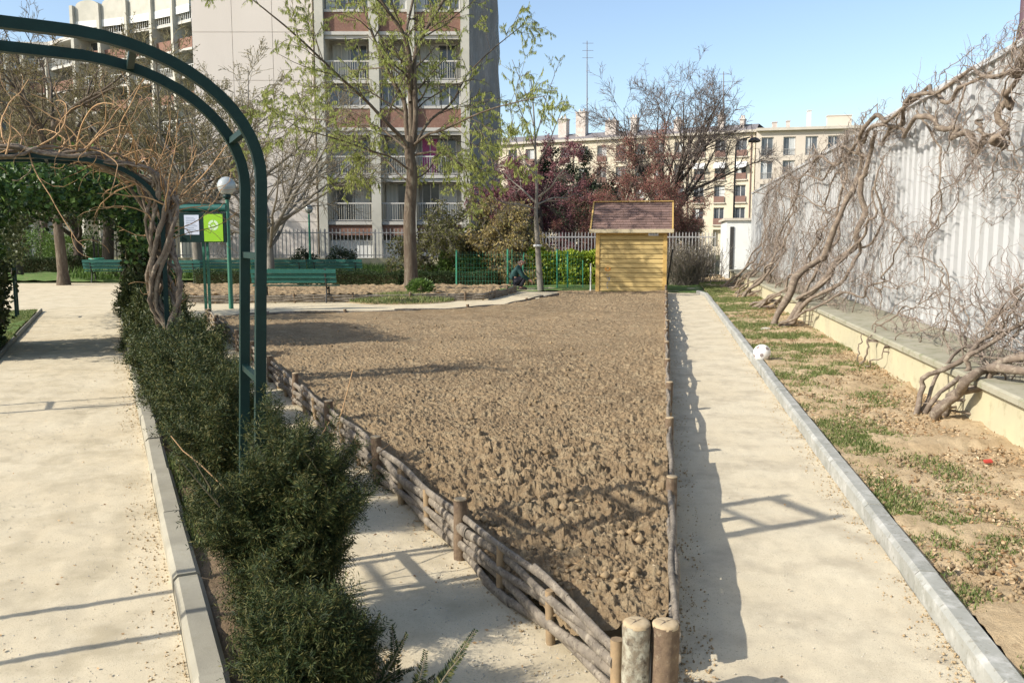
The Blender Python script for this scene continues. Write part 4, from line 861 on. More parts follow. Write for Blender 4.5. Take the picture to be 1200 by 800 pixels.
# -- slim young tree near the shed
yb = G(634, 341); Y2 = yb[1]
def YP(px, py, dy=0): return A(px, py, Y2 + dy)
trk2 = spline([yb + [0, 0, -.05], YP(632, 320), YP(630, 285), YP(628, 250), YP(629, 225), YP(628, 195), YP(627, 160), YP(625, 125), YP(622, 90)], 24); trr2 = np.interp(np.linspace(0, 1, 24), [0, .25, .45, 1], [.11, .085, .05, .012])
lim2 = [(spline([YP(*p) for p in pts], 10), np.linspace(r, .008, 10)) for pts, r in (
    ([(628, 238), (612, 222, .3), (600, 212, .5), (588, 200, .7)], .035), ([(629, 232), (645, 220, -.2), (655, 205, -.5), (668, 190, -.8)], .035), ([(628, 245), (610, 240, -.4), (592, 238, -.7), (575, 232, -1)], .028),
    ([(629, 240), (648, 232, .4), (664, 232, .7), (676, 225, 1)], .028), ([(628, 205), (612, 185, .4), (604, 160, .6), (598, 130, .8)], .03), ([(628, 195), (642, 170, -.3), (650, 150, -.4), (660, 125, -.6)], .03),
    ([(627, 175), (618, 150, -.4), (608, 125, -.8), (600, 95, -1)], .022), ([(627, 165), (634, 140, .3), (640, 115, .5), (650, 88, .6)], .022), ([(626, 150), (620, 125, .4), (612, 100, .6), (600, 70, .8)], .02))]
a_, b_, al, rng = split_tree(63, trk2, trr2, [dict(n=6, ratio=.5, a0=25, a1=55, N=6, rr=.55, up=.05), dict(n=4, ratio=.6, a0=20, a1=55, N=4, lmin=.25)], lim2, .0075)
f = MB(); P = al[2][0]; top = P[P[:, 0, 2] > 4.3]
S, T = along(rng, top, 1000); n = len(S); f.leaves(S, rng.normal(0, .3, (n, 3)) + [0, 0, -1], rng.uniform(.05, .11, n), .022, rng, .05)
yt = tree('young_tree', 'slim young tree with pale trunk just left of the shed', (a_, b_), 'bark_grey', f, 'catkin', (yb[0], yb[1], 0), folname='young_leaves')
m = MB(); q = YP(630, 288); m.revolve((q[0], q[1], q[2] - .03), [(.13, 0), (.14, .02), (.14, .05), (.12, .07)], 12); m.build('tie', 'rail_white', yt)

# -- bare trees: generic builder
def bare(name, label, base, h, r, seed, spread=1.0, fork=.35, mat='bark_grey', tw='twig_brown', nl=9, n1=6, n2=6, n3=4, minr=.010, lean=(0, 0), bud=None, budn=0, budsz=.07, a0=22, a1=52, grp=None, up=.10, l4=0, wob=.12, rat=.5):
    rng = np.random.default_rng(seed); b = np.array([base[0], base[1], 0.]); N = 12; z = np.linspace(-.02, fork * h * 1.5, N)
    trk = np.stack([b[0] + lean[0] * z / h + .03 * r * 10 * np.sin(z * .9 + seed), b[1] + lean[1] * z / h + .2 * r * np.cos(z * .8 + seed), z], 1); R = np.interp(z / h, [0, .04, fork, fork * 1.5], [r * 1.35, r, r * .75, r * .4])
    ld = []; 
    st = []; 
    for k in range(nl):
        zt = fork * h * rng.uniform(.75, 1.45); i = np.searchsorted(z, zt).clip(0, N - 1); az = k * 2.399 + rng.uniform(-.3, .3); inc = radians(rng.uniform(a0, a1)) * spread
        st.append(trk[i]); ld.append([sin(inc) * cos(az), sin(inc) * sin(az), cos(inc)])
    st = np.array(st); ld = np.array(ld); ln = h * (1 - fork) * rng.uniform(.65, 1.0, nl) * .95
    P, Rr = grow(rng, st, ld, ln, np.full(nl, r * .45), np.full(nl, minr * 1.3), 12, wob, .02)
    a, b2, al, rng = split_tree(seed + 1, trk, R, [dict(n=n1, ratio=rat, a0=25, a1=55, N=8, rr=.55, sides=4, up=up, wob=wob), dict(n=n2, ratio=.5, a0=25, a1=55, N=6, up=up * .6, wob=wob + .02), dict(n=n3, ratio=.6, a0=20, a1=50, N=4, lmin=.35)] + ([dict(n=l4, ratio=.7, a0=20, a1=50, N=3, lmin=.25)] if l4 else []), [(P[i], Rr[i]) for i in range(nl)], minr)
    f = None
    if bud:
        f = MB(); S, T = along(rng, al[-1][0], budn); f.leaves(S, rng.normal(size=(budn, 3)) + [0, 0, .3], rng.uniform(.5, 1.2, budn) * budsz, budsz * .6, rng, .1)
    return tree(name, label, (a, b2), mat, f, bud, b, grp, 'buds' if bud in ('bud', 'rust') else 'crown', tw)
bare('bare_tree', 'leafless spreading tree with a low side limb, standing behind the big green bench', A(316, 330, 33)[:2], 8.6, .17, 101, 1.25, .17, 'bark_grey', 'twig_brown', 15, 9, 7, 4, .008, wob=.07, up=.05, a1=58)
bare('bare_tree', 'large leafless tree rising behind the shed, twigs against the sky', A(783, 330, 46)[:2], 10.6, .22, 111, 1.35, .27, 'bark_dark', 'twig_grey', 18, 10, 8, 4, .0095, a0=8, a1=62, wob=.075, up=.02, rat=.62)
grp = 'tall twiggy trees behind the vine arch at the left'
bare('twiggy_tree', 'twiggy olive tree right of the lamp globe before the blank wall', A(232, 330, 37)[:2], 11.0, .22, 121, 1.0, .2, 'bark_grey', 'twig_green', 12, 8, 8, 4, .011, bud='bud', budn=9000, budsz=.07, grp=grp)
bare('twiggy_tree', 'dense twiggy tree above the third arch, left of the lamp globe', A(160, 330, 41)[:2], 10.6, .25, 131, 1.15, .2, 'bark_dark', 'twig_green', 14, 9, 8, 4, .012, bud='bud', budn=14000, budsz=.08, grp=grp)
bare('twiggy_tree', 'brownish twiggy tree over the middle of the ivy roof', A(95, 330, 45)[:2], 10.5, .25, 141, 1.2, .2, 'bark_dark', 'twig_brown', 14, 9, 8, 4, .013, bud='bud', budn=14000, budsz=.09, grp=grp)
bare('twiggy_tree', 'leftmost twiggy tree at the edge of the view', A(20, 330, 40)[:2], 9.8, .22, 151, 1.2, .2, 'bark_dark', 'twig_brown', 14, 9, 8, 4, .012, bud='bud', budn=12000, budsz=.08, grp=grp)
bare('twiggy_tree', 'thin taller tree whose twigs reach the sky at the top left', A(55, 330, 52)[:2], 16.0, .24, 161, .8, .3, 'bark_dark', 'twig_brown', 10, 7, 7, 3, .014, grp=grp)
# trunks in the plaza
for px, py, r, lb, sd_ in ((73, 334, .19, 'straight grey plane tree trunk standing in the plaza under the ivy roof', 171), (128, 322, .28, 'dark trunk behind the clipped square bush at the left', 181)):
    bare('plaza_tree', lb, G(px, py)[:2], 9.0, r, sd_, 1.1, .42, 'bark' if sd_ == 171 else 'bark_dark', 'twig_brown', 10, 6, 6, 3, .012, bud='bud', budn=5000, budsz=.08)

# -- leafy round trees
def crown_tree(name, label, base, h, rad, zc, n, mat, leaf, seed, trunk_r=.15, tw='bark_dark', flat=.8, wood=None, lob=9, drop=0):
    rng = np.random.default_rng(seed); b = np.array([base[0], base[1], 0.]); N = 8; z = np.linspace(-.02, zc, N); trk = np.stack([b[0] + .1 * np.sin(z), b[1] + .1 * np.cos(z * 1.3), z], 1); R = np.linspace(trunk_r, trunk_r * .5, N)
    nl = 16; st = trk[rng.integers(2, N, nl)]; dd = rng.normal(size=(nl, 3)) + [0, 0, .5]; P, Rr = grow(rng, st, dd, rad * rng.uniform(.7, 1.15, nl), np.full(nl, trunk_r * .35), np.full(nl, .012), 8, .12, .02)
    a, b2, al, rng = split_tree(seed + 1, trk, R, [dict(n=9, ratio=.6, a0=30, a1=70, N=6, rr=.5, wob=.15, grav=-drop), dict(n=6, ratio=.6, a0=25, a1=65, N=5, lmin=.3, wob=.15, grav=-drop * 1.5), dict(n=3, ratio=.6, N=4, lmin=.25, grav=-drop * 2)], [(P[i], Rr[i]) for i in range(nl)], .010)
    f = MB(); S1, T = along(rng, al[-1][0], int(n * .75)); S2, T = along(rng, al[-2][0], n - int(n * .75)); S = np.vstack([S1, S2]) + rng.normal(0, .06, (n, 3)); S[:, 2] = np.maximum(S[:, 2], .15)
    f.leaves(S, rng.normal(size=(n, 3)) + [0, 0, -.2 - drop * 8], rng.uniform(.6, 1.3, n) * leaf, leaf * .55, rng, .1)
    return tree(name, label, (a, b2), tw, f, mat, b, None, 'crown', wood or tw)
crown_tree('plum_tree', 'purple leaved plum tree between the tower block and the red tree', A(632, 330, 41)[:2], 7.5, 3.7, 3.4, 50000, 'plum', .08, 201, .16)
crown_tree('plum_tree', 'lower purple plum tree touching the corner of the tower block', A(598, 330, 43)[:2], 6.5, 2.5, 2.8, 22000, 'plum', .09, 205, .13)
crown_tree('red_bud_tree', 'rusty red budding tree directly behind the shed roof', A(727, 330, 41)[:2], 7, 3.4, 2.8, 40000, 'rust', .065, 211, .16, wood='twig_brown')
crown_tree('red_bud_tree', 'dark red budding tree to the right of the shed roof, before the yellow building', A(785, 330, 44)[:2], 6, 2.3, 2.1, 18000, 'rust', .065, 215, .14, wood='twig_brown')
crown_tree('evergreen_tree', 'dark evergreen tree between the purple and the red trees', A(690, 330, 48)[:2], 8, 2.5, 3.7, 17000, 'conifer', .14, 221, .2)
crown_tree('evergreen_tree', 'ivy clad tree showing above the purple tree, left of the sky mast', A(655, 330, 54)[:2], 8, 2.3, 5.6, 12000, 'ivy_dull', .16, 225, .2)
crown_tree('evergreen_tree', 'evergreen beside the large leafless tree, its top near the roof line', A(722, 330, 56)[:2], 8, 2.6, 5.0, 13000, 'ivy_dull', .15, 231, .2)
crown_tree('weeping_tree', 'low weeping tree with golden brown hanging foliage, behind the crouching person', A(598, 332, 33)[:2], 3, 1.75, 1.9, 13000, 'weep', .13, 241, .09, 'bark_grey', drop=.09)
crown_tree('weeping_tree', 'olive weeping shrub just right of the catkin trunk', A(515, 332, 34)[:2], 3, 1.85, 2.0, 12000, 'weep_green', .12, 245, .09, 'bark_grey', drop=.08)
crown_tree('weeping_tree', 'small olive weeping shrub left of the purple trees', A(548, 330, 36)[:2], 3, 1.3, 1.4, 6000, 'weep_green', .12, 251, .08, 'bark_grey', drop=.07)
def shrub_ball(name, label, p, rx, rz, n, mat, leaf, seed, stems=10):
    rng = np.random.default_rng(seed); root = thing(name, label, 'shrub', (p[0], p[1], 0)); d = rng.normal(size=(n, 3)); d /= np.linalg.norm(d, axis=1, keepdims=True)
    l = 1 + .2 * np.sin(d[:, 0] * 5 + seed) * np.cos(d[:, 2] * 4) + .12 * np.sin(d[:, 1] * 9 + seed); c = d * (l * rng.uniform(.35, 1, n) ** .6)[:, None] * [rx, rx, rz]; c[:, 2] = np.maximum(c[:, 2] + rz * .95, .05)
    m = MB(); m.leaves(c + [p[0], p[1], 0], d + rng.normal(0, .5, (n, 3)), leaf * rng.uniform(.6, 1.2, n), leaf * .55, rng, .1); m.build('foliage', mat, root)
    st = np.tile([[p[0], p[1], 0]], (stems, 1)); P, R = grow(rng, st, rng.normal(0, .45, (stems, 3)) + [0, 0, 1], np.full(stems, rz * 1.7), np.full(stems, .03), np.full(stems, .01), 6); m = MB(); m.tubes(P, R, 4); m.build('stems', 'bark_dark', root)
shrub_ball('round_shrub', 'dark round bush in front of the railing, left of the catkin tree', A(357, 322, 41), .65, .62, 2600, 'conifer', .10, 301)
shrub_ball('round_shrub', 'dark round bush before the ground floor grille of the tower', A(402, 322, 42), .75, .66, 3200, 'conifer', .10, 302)
shrub_ball('round_shrub', 'green bush behind the hedge at the far left plaza', A(88, 316, 46), 1.5, 1.1, 5000, 'shrub', .13, 303)
shrub_ball('round_shrub', 'low green bush left of the square clipped bush', A(30, 316, 48), 2.0, 1.2, 5000, 'shrub', .14, 304)
# bare shrub to the right of the shed
rng = np.random.default_rng(310); root = thing('bare_shrub', 'leafless brown upright shrub right of the shed at the end of the path', 'shrub', A(808, 330, 31.8) * [1, 1, 0]); q = A(808, 330, 31.8); n = 420
st = np.array([q[0], q[1], 0]) + rng.normal(0, .42, (n, 3)) * [1, .8, 0]; P, R = grow(rng, st, rng.normal(0, .35, (n, 3)) + [0, 0, 1], rng.uniform(.9, 1.75, n), np.full(n, .010), np.full(n, .004), 8, .09, 0); m = MB(); m.tubes(P, R, 3)
S, d, ln, r = kids(rng, P, R, 7, .2, 1, 20, 45, .35, .6); P2, R2 = grow(rng, S, d, ln, np.maximum(r, .005), np.full(len(S), .003), 4, .1); m.tubes(P2, R2, 3); m.build('stems', 'twig_pale', root)
m = MB(); S, T = along(rng, P2, 1500); m.leaves(S, rng.normal(size=(1500, 3)) + [0, 0, .5], .06, .03, rng); m.build('buds', 'bud', root)

# ================================================================== VINE ON THE SECOND ARCH
def hoopP(t, s): # point at fraction s along the hoop
    cum = np.concatenate([[0], np.cumsum([np.hypot(HP[i + 1][0] - HP[i][0], HP[i + 1][1] - HP[i][1]) for i in range(len(HP) - 1)])]); s = s * cum[-1]
    return L(t, .52 - np.interp(s, cum, [q[0] for q in HP]), np.interp(s, cum, [q[1] for q in HP]))
rng = np.random.default_rng(401); tA = AT[1]; root = thing('grape_vine', 'bare golden brown vine climbing over the second arch', 'climbing plant', L(tA + .2, .52))
m = MB(); PP = []
for k in range(13):
    N = 60; s1_ = rng.uniform(.35, .98); ss = np.linspace(.02, s1_, N); ph = rng.uniform(0, 6); fr_ = rng.uniform(9, 16); am = rng.uniform(.06, .16)
    tc = .02 if k % 3 else .25
    P = np.array([hoopP(tA + tc + am * (1.6 if k % 3 == 0 else .55) * sin(fr_ * a * 2 + ph), a) + np.append(lm * am * cos(fr_ * a * 2.3 + ph), 0) + np.array([0, 0, .05 + am * .4 * sin(fr_ * a * 3 + ph)]) for a in ss]) + rng.normal(0, .006, (N, 3)); P[:, 2] = np.maximum(P[:, 2], .0)
    R = np.linspace(rng.uniform(.022, .036), .009, N) * (1 + .12 * rng.normal(size=N)); m.tubes(P, R, 6); PP.append(P)
m.build('main_stems', 'vine_bark', root); PP = np.stack(PP)
S, T = along(rng, PP[:, 16:], 125); S = S[S[:, 2] > 1.6]; n = len(S); d = rng.normal(0, .8, (n, 3)) * [1, .6, .5] + np.append(lm * .1, .55); P, R = grow(rng, S, d, rng.uniform(.3, 1.15, n), rng.uniform(.006, .011, n), np.full(n, .003), 12, .13, -.004, .06)
m = MB(); m.tubes(P, R, 4); S, d, ln, r = kids(rng, P, R, 3, .2, 1, 25, 60, .5, .6); P2, R2 = grow(rng, S, d, ln, np.maximum(r, .003), np.full(len(S), .002), 8, .2, -.01, .1); m.tubes(P2, R2, 3)
S, T = along(rng, PP[:, 2:16], 16); n = len(S); P, R = grow(rng, S, rng.normal(0, .7, (n, 3)) + [0, 0, .3], rng.uniform(.15, .4, n), np.full(n, .006), np.full(n, .002), 10, .18, 0, .1); m.tubes(P, R, 3); m.build('golden_twigs', 'vine_gold', root)
# a few golden shoots at the foot of the nearest arch
rng = np.random.default_rng(402); p = L(3.72, .60); root = thing('vine_shoots', 'thin golden bare shoots at the foot of the nearest arch', 'climbing plant', p); st = np.tile(p[None], (5, 1)) + rng.normal(0, .05, (5, 3)) * [1, 1, 0]
P, R = grow(rng, st, rng.normal(0, .14, (5, 3)) + [.05, 0, 1], rng.uniform(.8, 1.15, 5), np.full(5, .006), np.full(5, .002), 12, .10, -.01, .06); m = MB(); m.tubes(P, R, 5); m.build('stems', 'vine_gold', root)

# ================================================================== IVY ROOF OVER THE FARTHER ARCHES
def ivy(label, t0, t1, s0, s1_, th, n, seed, mat='ivy'):
    rng = np.random.default_rng(seed); root = thing('ivy', label, 'climbing plant', L(t0, .52 - AW / 2)); t = rng.uniform(t0, t1, n); s = rng.uniform(s0, s1_, n); base = np.array([hoopP(a, b) for a, b in zip(t, s)])
    ctr = np.array([L(a, .52 - AW / 2, 1.3) for a in t]); o = base - ctr; o /= np.linalg.norm(o, axis=1, keepdims=True)
    lump = vnoise(t * 1.0, s * 7, 1.6, seed) + .5 * vnoise(t, s * 7, 4, seed); dep = (rng.random(n) - .42) * th * (.35 + lump)
    P = base + o * dep[:, None] + rng.normal(0, .05, (n, 3)); hang = rng.random(n) < .25; P[hang, 2] -= rng.random(hang.sum()) ** 2 * .35; P[:, 2] = np.maximum(P[:, 2], .1)
    m = MB(); m.leaves(P, rng.normal(size=(n, 3)) + o * .6, rng.uniform(.05, .10, n), rng.uniform(.05, .08, n), rng, .1); m.build('leaves', mat, root)
    k = 30; st = np.array([hoopP(a, b) for a, b in zip(rng.uniform(t0, t1, k), rng.uniform(s0, s1_, k))]); Pq, R = grow(rng, st, rng.normal(size=(k, 3)) * [1, 1, .3], rng.uniform(.3, .7, k), np.full(k, .012), np.full(k, .006), 12, .15, 0, .08); m = MB(); m.tubes(Pq, R, 4); m.build('stems', 'twig_brown', root)
ivy('green ivy roof over the third arch, lit yellow green on top', 12.6, 16.2, .24, .80, .50, 17000, 501)
ivy('darker ivy roof over the fourth arch behind', 17.2, 21.2, .22, .80, .40, 10000, 502, 'ivy_dull')
ivy('ivy and twigs hanging down the left side of the third arch', 13.2, 15.6, .80, .99, .65, 9000, 503, 'ivy_dull')
ivy('thin ivy down the right leg of the third arch', 14.0, 15.2, .08, .26, .40, 3200, 504, 'ivy_dull')

# ================================================================== BUILDINGS
def window(fr, u0, u1, w, z0, z1, parent, nm='window', mull=1, curt=0, cmat='curtain', trans=0, fw=.06, rng=None, depth=.08, loff=0):
    """framed window with glass set back; fr w axis points away from the viewer"""
    o = MB(); o.mi = 1; o.box(fr, u0, u1, w + .03, w + .05, z0, z1); o.mi = 0
    o.box(fr, u0, u0 + fw, w - .02, w + .028, z0, z1); o.box(fr, u1 - fw, u1, w - .02, w + .028, z0, z1); o.box(fr, u0 + fw + .001, u1 - fw - .001, w - .018, w + .027, z1 - fw, z1); o.box(fr, u0 + fw + .001, u1 - fw - .001, w - .018, w + .027, z0, z0 + fw)
    for k in range(1, mull + 1):
        x = u0 + (u1 - u0) * k / (mull + 1); o.box(fr, x - fw / 2, x + fw / 2, w - .015, w + .026, z0 + fw + .001, z1 - fw - .001)
    if curt > 0:                                                   # curtain drawn over part of the panes
        a, b = (u0 + fw, u0 + fw + (u1 - u0 - 2 * fw) * curt) if loff == 0 else (u1 - fw - (u1 - u0 - 2 * fw) * curt, u1 - fw)
        o.mi = 2; n = max(6, int((b - a) / .09)); xs = np.linspace(a, b, n + 1); V = []
        for i, x in enumerate(xs):
            q = fr[0] + fr[1] * x + fr[2] * (w + .012 + .012 * (i % 2)); V += [(q[0], q[1], z0 + fw + .01), (q[0], q[1], z1 - fw - .01)]
        o.add(V, [(2 * i, 2 * i + 2, 2 * i + 3, 2 * i + 1) for i in range(n)])
    return o.build(nm, ['frame', 'glass', cmat], parent)
def railing(fr, u0, u1, w, z0, h, parent, mat='rail_white', step=.13, nm='railing', r=.016, top=.03):
    m = MB(); m.box(fr, u0, u1, w - .025, w + .025, z0 + h - top, z0 + h + top * .6); m.box(fr, u0, u1, w - .015, w + .015, z0 + .06, z0 + .10)
    m.mi = 1 if isinstance(mat, list) else 0
    for x in np.arange(u0 + step / 2, u1, step): m.box(fr, x - r, x + r, w - r, w + r, z0 + .102, z0 + h - top - .002)
    return m.build(nm, mat, parent)

# ---- the grey tower block
TYB = 48.6
xL, x0, x1_ = A(232, 200, TYB)[0], A(378, 200, TYB)[0], A(546, 200, TYB)[0]
fr = FR((0, TYB)); fl = 2.58
root = thing('tower_block', 'grey concrete tower block with balconies and brick panels behind the catkin tree', 'apartment block', (x0, TYB, 0))
m = MB(); m.box(fr, xL, x0 - .35, .0, 12, 0, 27)
for k in range(1, 10): pass
m.build('blank_wall', 'tower', root)
m = MB(); nx_ = 3; wx_ = (x0 - .35 - xL) / nx_
for i in range(nx_):
    for k in range(10): m.box(fr, xL + i * wx_ + .012, xL + (i + 1) * wx_ - .012, -.045, -.002, .12 + 2.58 * k + .012, .12 + 2.58 * (k + 1) - .012)
m.build('facade_panels', 'tower', root)
m = MB(); m.box(fr, x0 - .35, x1_ + .2, 1.45, 12, 0, 27); m.build('loggia_wall', 'recess', root)
for k in range(10):                                                # thin pour joints on the blank wall
    pass
cols_ = [A(p, 200, TYB)[0] for p in (374, 384, 436, 447, 480, 488, 541, 551)]
for a, b in ((0, 1), (2, 3), (4, 5), (6, 7)):
    m = MB(); m.box(fr, cols_[a], cols_[b], -.30, 1.448, 0, 26.8); m.build('pier', 'tower_pier', root)
bays = [(cols_[1], cols_[2]), (cols_[3], cols_[4]), (cols_[5], cols_[6])]; rb = np.random.default_rng(7)
for f_ in range(0, 10):
    z = fl * f_ + .12
    for bi, (a, b) in enumerate(bays):
        a_ = a + .004; b_ = b - .004
        m = MB(); m.box(fr, a_, b_, -.12, 1.446, z + fl - .16, z + fl + .02); m.build('slab', 'tower_trim', root)
        if f_ == 0:
            m = MB(); m.box(fr, a_, b_, 0.0, .12, z + fl - .75, z + fl - .162); m.build('brick_panel', 'brick', root)
            m = MB(); m.box(fr, a_, b_, .35, .45, 0, fl - .9)
            m.build('shutter', 'rail_white', root); continue
        brick = f_ in (3, 5, 7)
        if brick:
            m = MB(); m.box(fr, a_, b_, -.05, .07, z + .022, z + 1.06); m.build('brick_panel', 'brick', root)
            m = MB(); m.box(fr, a_, b_, -.09, .11, z + 1.062, z + 1.20); m.build('sill', 'tower_trim', root)
            window(fr, a_ + .05, b_ - .05, .30, z + 1.24, z + fl - .18, root, mull=3, curt=[.0, .35, .5][bi] if f_ != 5 else .2, loff=bi % 2)
        else:
            ww = (b_ - a_)
            window(fr, a_ + (.15 if bi != 1 else .05), b_ - .35, 1.36, z + .08, z + fl - .35, root, 'window', mull=3 if ww > 1.8 else 1, curt=[.5, .45, .6][(bi + f_) % 3], cmat='pink' if (f_ == 2 and bi == 2) else 'curtain', loff=(bi + f_) % 2)
            railing(fr, a_ + .02, b_ - .02, -.05, z + .02, 1.02, root, mat=['tower_trim', 'tower_pier'], r=.011, top=.05)
            m = MB(); m.box(fr, a_, b_, -.02, .10, z + fl - .36, z + fl - .162); m.build('lintel', 'tower_trim', root)
# sculpted rough end wall, turned away from the sun
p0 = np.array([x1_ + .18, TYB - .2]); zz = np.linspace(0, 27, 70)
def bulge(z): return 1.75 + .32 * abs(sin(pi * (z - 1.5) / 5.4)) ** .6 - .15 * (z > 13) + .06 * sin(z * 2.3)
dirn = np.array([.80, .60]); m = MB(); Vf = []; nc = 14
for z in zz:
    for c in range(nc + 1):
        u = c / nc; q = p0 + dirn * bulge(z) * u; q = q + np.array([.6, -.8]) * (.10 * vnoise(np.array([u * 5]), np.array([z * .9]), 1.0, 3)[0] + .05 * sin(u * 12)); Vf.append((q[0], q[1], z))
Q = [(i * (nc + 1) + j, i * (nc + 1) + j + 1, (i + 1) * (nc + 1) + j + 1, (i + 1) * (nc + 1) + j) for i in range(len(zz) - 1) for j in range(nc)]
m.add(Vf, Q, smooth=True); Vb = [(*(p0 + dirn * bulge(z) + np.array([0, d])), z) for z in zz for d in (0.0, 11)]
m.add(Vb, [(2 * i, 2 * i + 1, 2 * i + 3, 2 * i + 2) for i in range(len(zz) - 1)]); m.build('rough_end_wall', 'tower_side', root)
m = MB(); m.box(fr, xL - .1, x1_ + .1, -.1, 12.1, 27.002, 27.6); m.build('roof_parapet', 'tower_trim', root)

# ---- the long curved block at the left, with fins
root = thing('curved_block', 'pale curved apartment block with tall fins and stepped balconies at the top left', 'apartment block', A(100, 300, 92) * [1, 1, 0])
Yc = 92; fpx = [-75, -44, -13, 18, 38, 69, 100, 131, 163, 192, 217, 236]; pts_ = [A(p, 200, Yc + .0016 * (p - 60) ** 2 * -.15 + (3 if p < 90 else 0)) for p in fpx]; flc = 2.55
for i in range(len(pts_) - 1):
    a = pts_[i][:2]; b = pts_[i + 1][:2]; Ln = np.linalg.norm(b - a); f2 = FRv(a, (b - a) / Ln); high = fpx[i] >= 100; ztop = 26.1 if high else 22.9
    m = MB(); m.box(f2, -.18, .18, -.8, 1.4, 0, ztop - .5)
    if high or fpx[i] == 236: 
        pass
    m.build('fin', 'tower_pier', root)
    m = MB(); m.box(f2, .19, Ln - .19, 1.5, 9, 0, ztop - 2.0); m.build('back_wall', 'recess', root)
    nfl = int(ztop // flc)
    for k in range(3, nfl + 1):
        z = ztop - (nfl - k + 1) * flc - (.9 if high else .3)
        m = MB(); m.box(f2, .185, Ln - .185, -.35, 1.495, z - .22, z); m.build('slab', 'tower_trim', root)
        if k % 2 == 1: m = MB(); m.box(f2, .185, Ln - .185, -.30, -.2, z + .004, z + 1.0); m.build('brick_panel', 'brick', root)
        else: railing(f2, .19, Ln - .19, -.25, z, 1.0, root, step=.3, r=.02)
        if k >= nfl - 4: window(f2, .3, Ln - .3, 1.40, z + .1, z + 2.25, root, mull=1, curt=.35 if (i + k) % 3 else 0, loff=i % 2)
    if high:                                                       # rounded parapet panels
        m = MB(); n = 14; prof = [(x, ztop - .75 + .75 * math.sqrt(max(0, 1 - (2 * x / (Ln - .4) - 1) ** 2)) ** .8) for x in np.linspace(0, Ln - .4, n)]
        poly = [(*(a + f2[1] * .2 + f2[2] * -.45), ztop - 2.1)] + [(*(a + f2[1] * (x + .2) + f2[2] * -.45), z) for x, z in prof] + [(*(a + f2[1] * (Ln - .2) + f2[2] * -.45), ztop - 2.1)]
        m.prism(poly, (*(f2[2] * 1.9), 0)); m.build('parapet_panel', 'tower_pier', root)
        m = MB(); m.box(f2, .2, Ln - .2, -.48, -.452, ztop - 2.75, ztop - 2.05); m.box(f2, .2, Ln - .2, -.452, 1.4, ztop - 2.2, ztop - 2.102); m.build('white_band', 'rail_white', root)
    else:
        m = MB(); m.box(f2, -.2, Ln + .2, -.5, 9, ztop - .5, ztop - .1); m.build('roof_slab', 'tower_trim', root)

# ---- yellow and cream blocks at the right rear
pa = A(560, 300, 116)[:2]; pb = A(881, 300, 101)[:2]; Ln = np.linalg.norm(pb - pa); f3 = FRv(pa, (pb - pa) / Ln); H = 14.15
root = thing('yellow_building', 'yellow stone apartment building behind the bare tree, with dark window guards and two awnings', 'apartment block', (*pb, 0))
m = MB(); m.box(f3, 0, Ln - .02, .25, 11, 0, H); cum = None
rows = [(11.6, 2.0), (8.95, 2.0), (6.3, 2.0), (3.7, 2.0), (1.1, 2.0)]; ctr = [Ln - 1.55 - 2.45 * k for k in range(13)]
# wall with real window openings: strips between the rows and the columns
m = MB(); zs = [0] + sum([[z0 - .0, z0 + h_] for z0, h_ in [(r[0] - .1, r[1]) for r in rows[::-1]]], []) + [H]
zs = sorted(zs)
for i in range(0, len(zs) - 1, 2): m.box(f3, 0, Ln - .02, 0, .3, zs[i], zs[i + 1])
for i in range(1, len(zs) - 1, 2):
    ed = [0] + sum([[c - .62, c + .62] for c in sorted(ctr)], []) + [Ln - .02]
    for j in range(0, len(ed), 2): m.box(f3, ed[j], ed[j + 1], .001, .299, zs[i] + .0005, zs[i + 1] - .0005)
m.box(f3, .02, Ln - .04, .55, 11, 0, H - .02); m.build('wall', 'yellow_wall', root)
for k in range(4): m = MB(); m.box(f3, ctr[3 * k] + 1.05, ctr[3 * k] + 1.15, -.12, -.005, 0, H - .3); m.build('downpipe', 'guard', root)
for ri, (z0, h_) in enumerate(rows[:4]):
    for ci, c in enumerate(ctr):
        w_ = window(f3, c - .60, c + .60, .22, z0 - .08, z0 + h_ - .12, root, mull=1, curt=.5 if (ci * 3 + ri * 5) % 4 == 1 else .0, loff=ci % 2, fw=.07)
        m = MB(); m.box(f3, c - .62, c + .62, -.14, -.08, z0 - .08, z0 + .62); 
        m.mi = 1; m.box(f3, c - .72, c + .72, -.2, -.005, z0 - .24, z0 - .10); m.build('guard', ['guard', 'cornice'], w_)
        if ri == 1 and ci in (0, 1, 2): m = MB(); m.prism([(*(f3[0] + f3[1] * (c - .68) + f3[2] * w__), z_) for w__, z_ in ((-.01, z0 + 1.95), (-.75, z0 + 1.35), (-.77, z0 + 1.20), (-.01, z0 + 1.9))], (*(f3[1] * 1.36), 0)); m.build('awning', 'awning', root)
m = MB(); m.box(f3, -.2, Ln + .1, -.45, 11.3, H + .002, H + .28); m.build('cornice', 'cornice', root)
m = MB(); V = [(*(f3[0] + f3[1] * u + f3[2] * w), z) for u in (0, Ln) for w, z in ((.3, H + .29), (2.2, H + 1.25), (9, H + 1.3), (11, H + .29))]; m.add(V, [(0, 4, 5, 1), (1, 5, 6, 2), (2, 6, 7, 3)], smooth=False); m.build('roof', 'zinc', root)
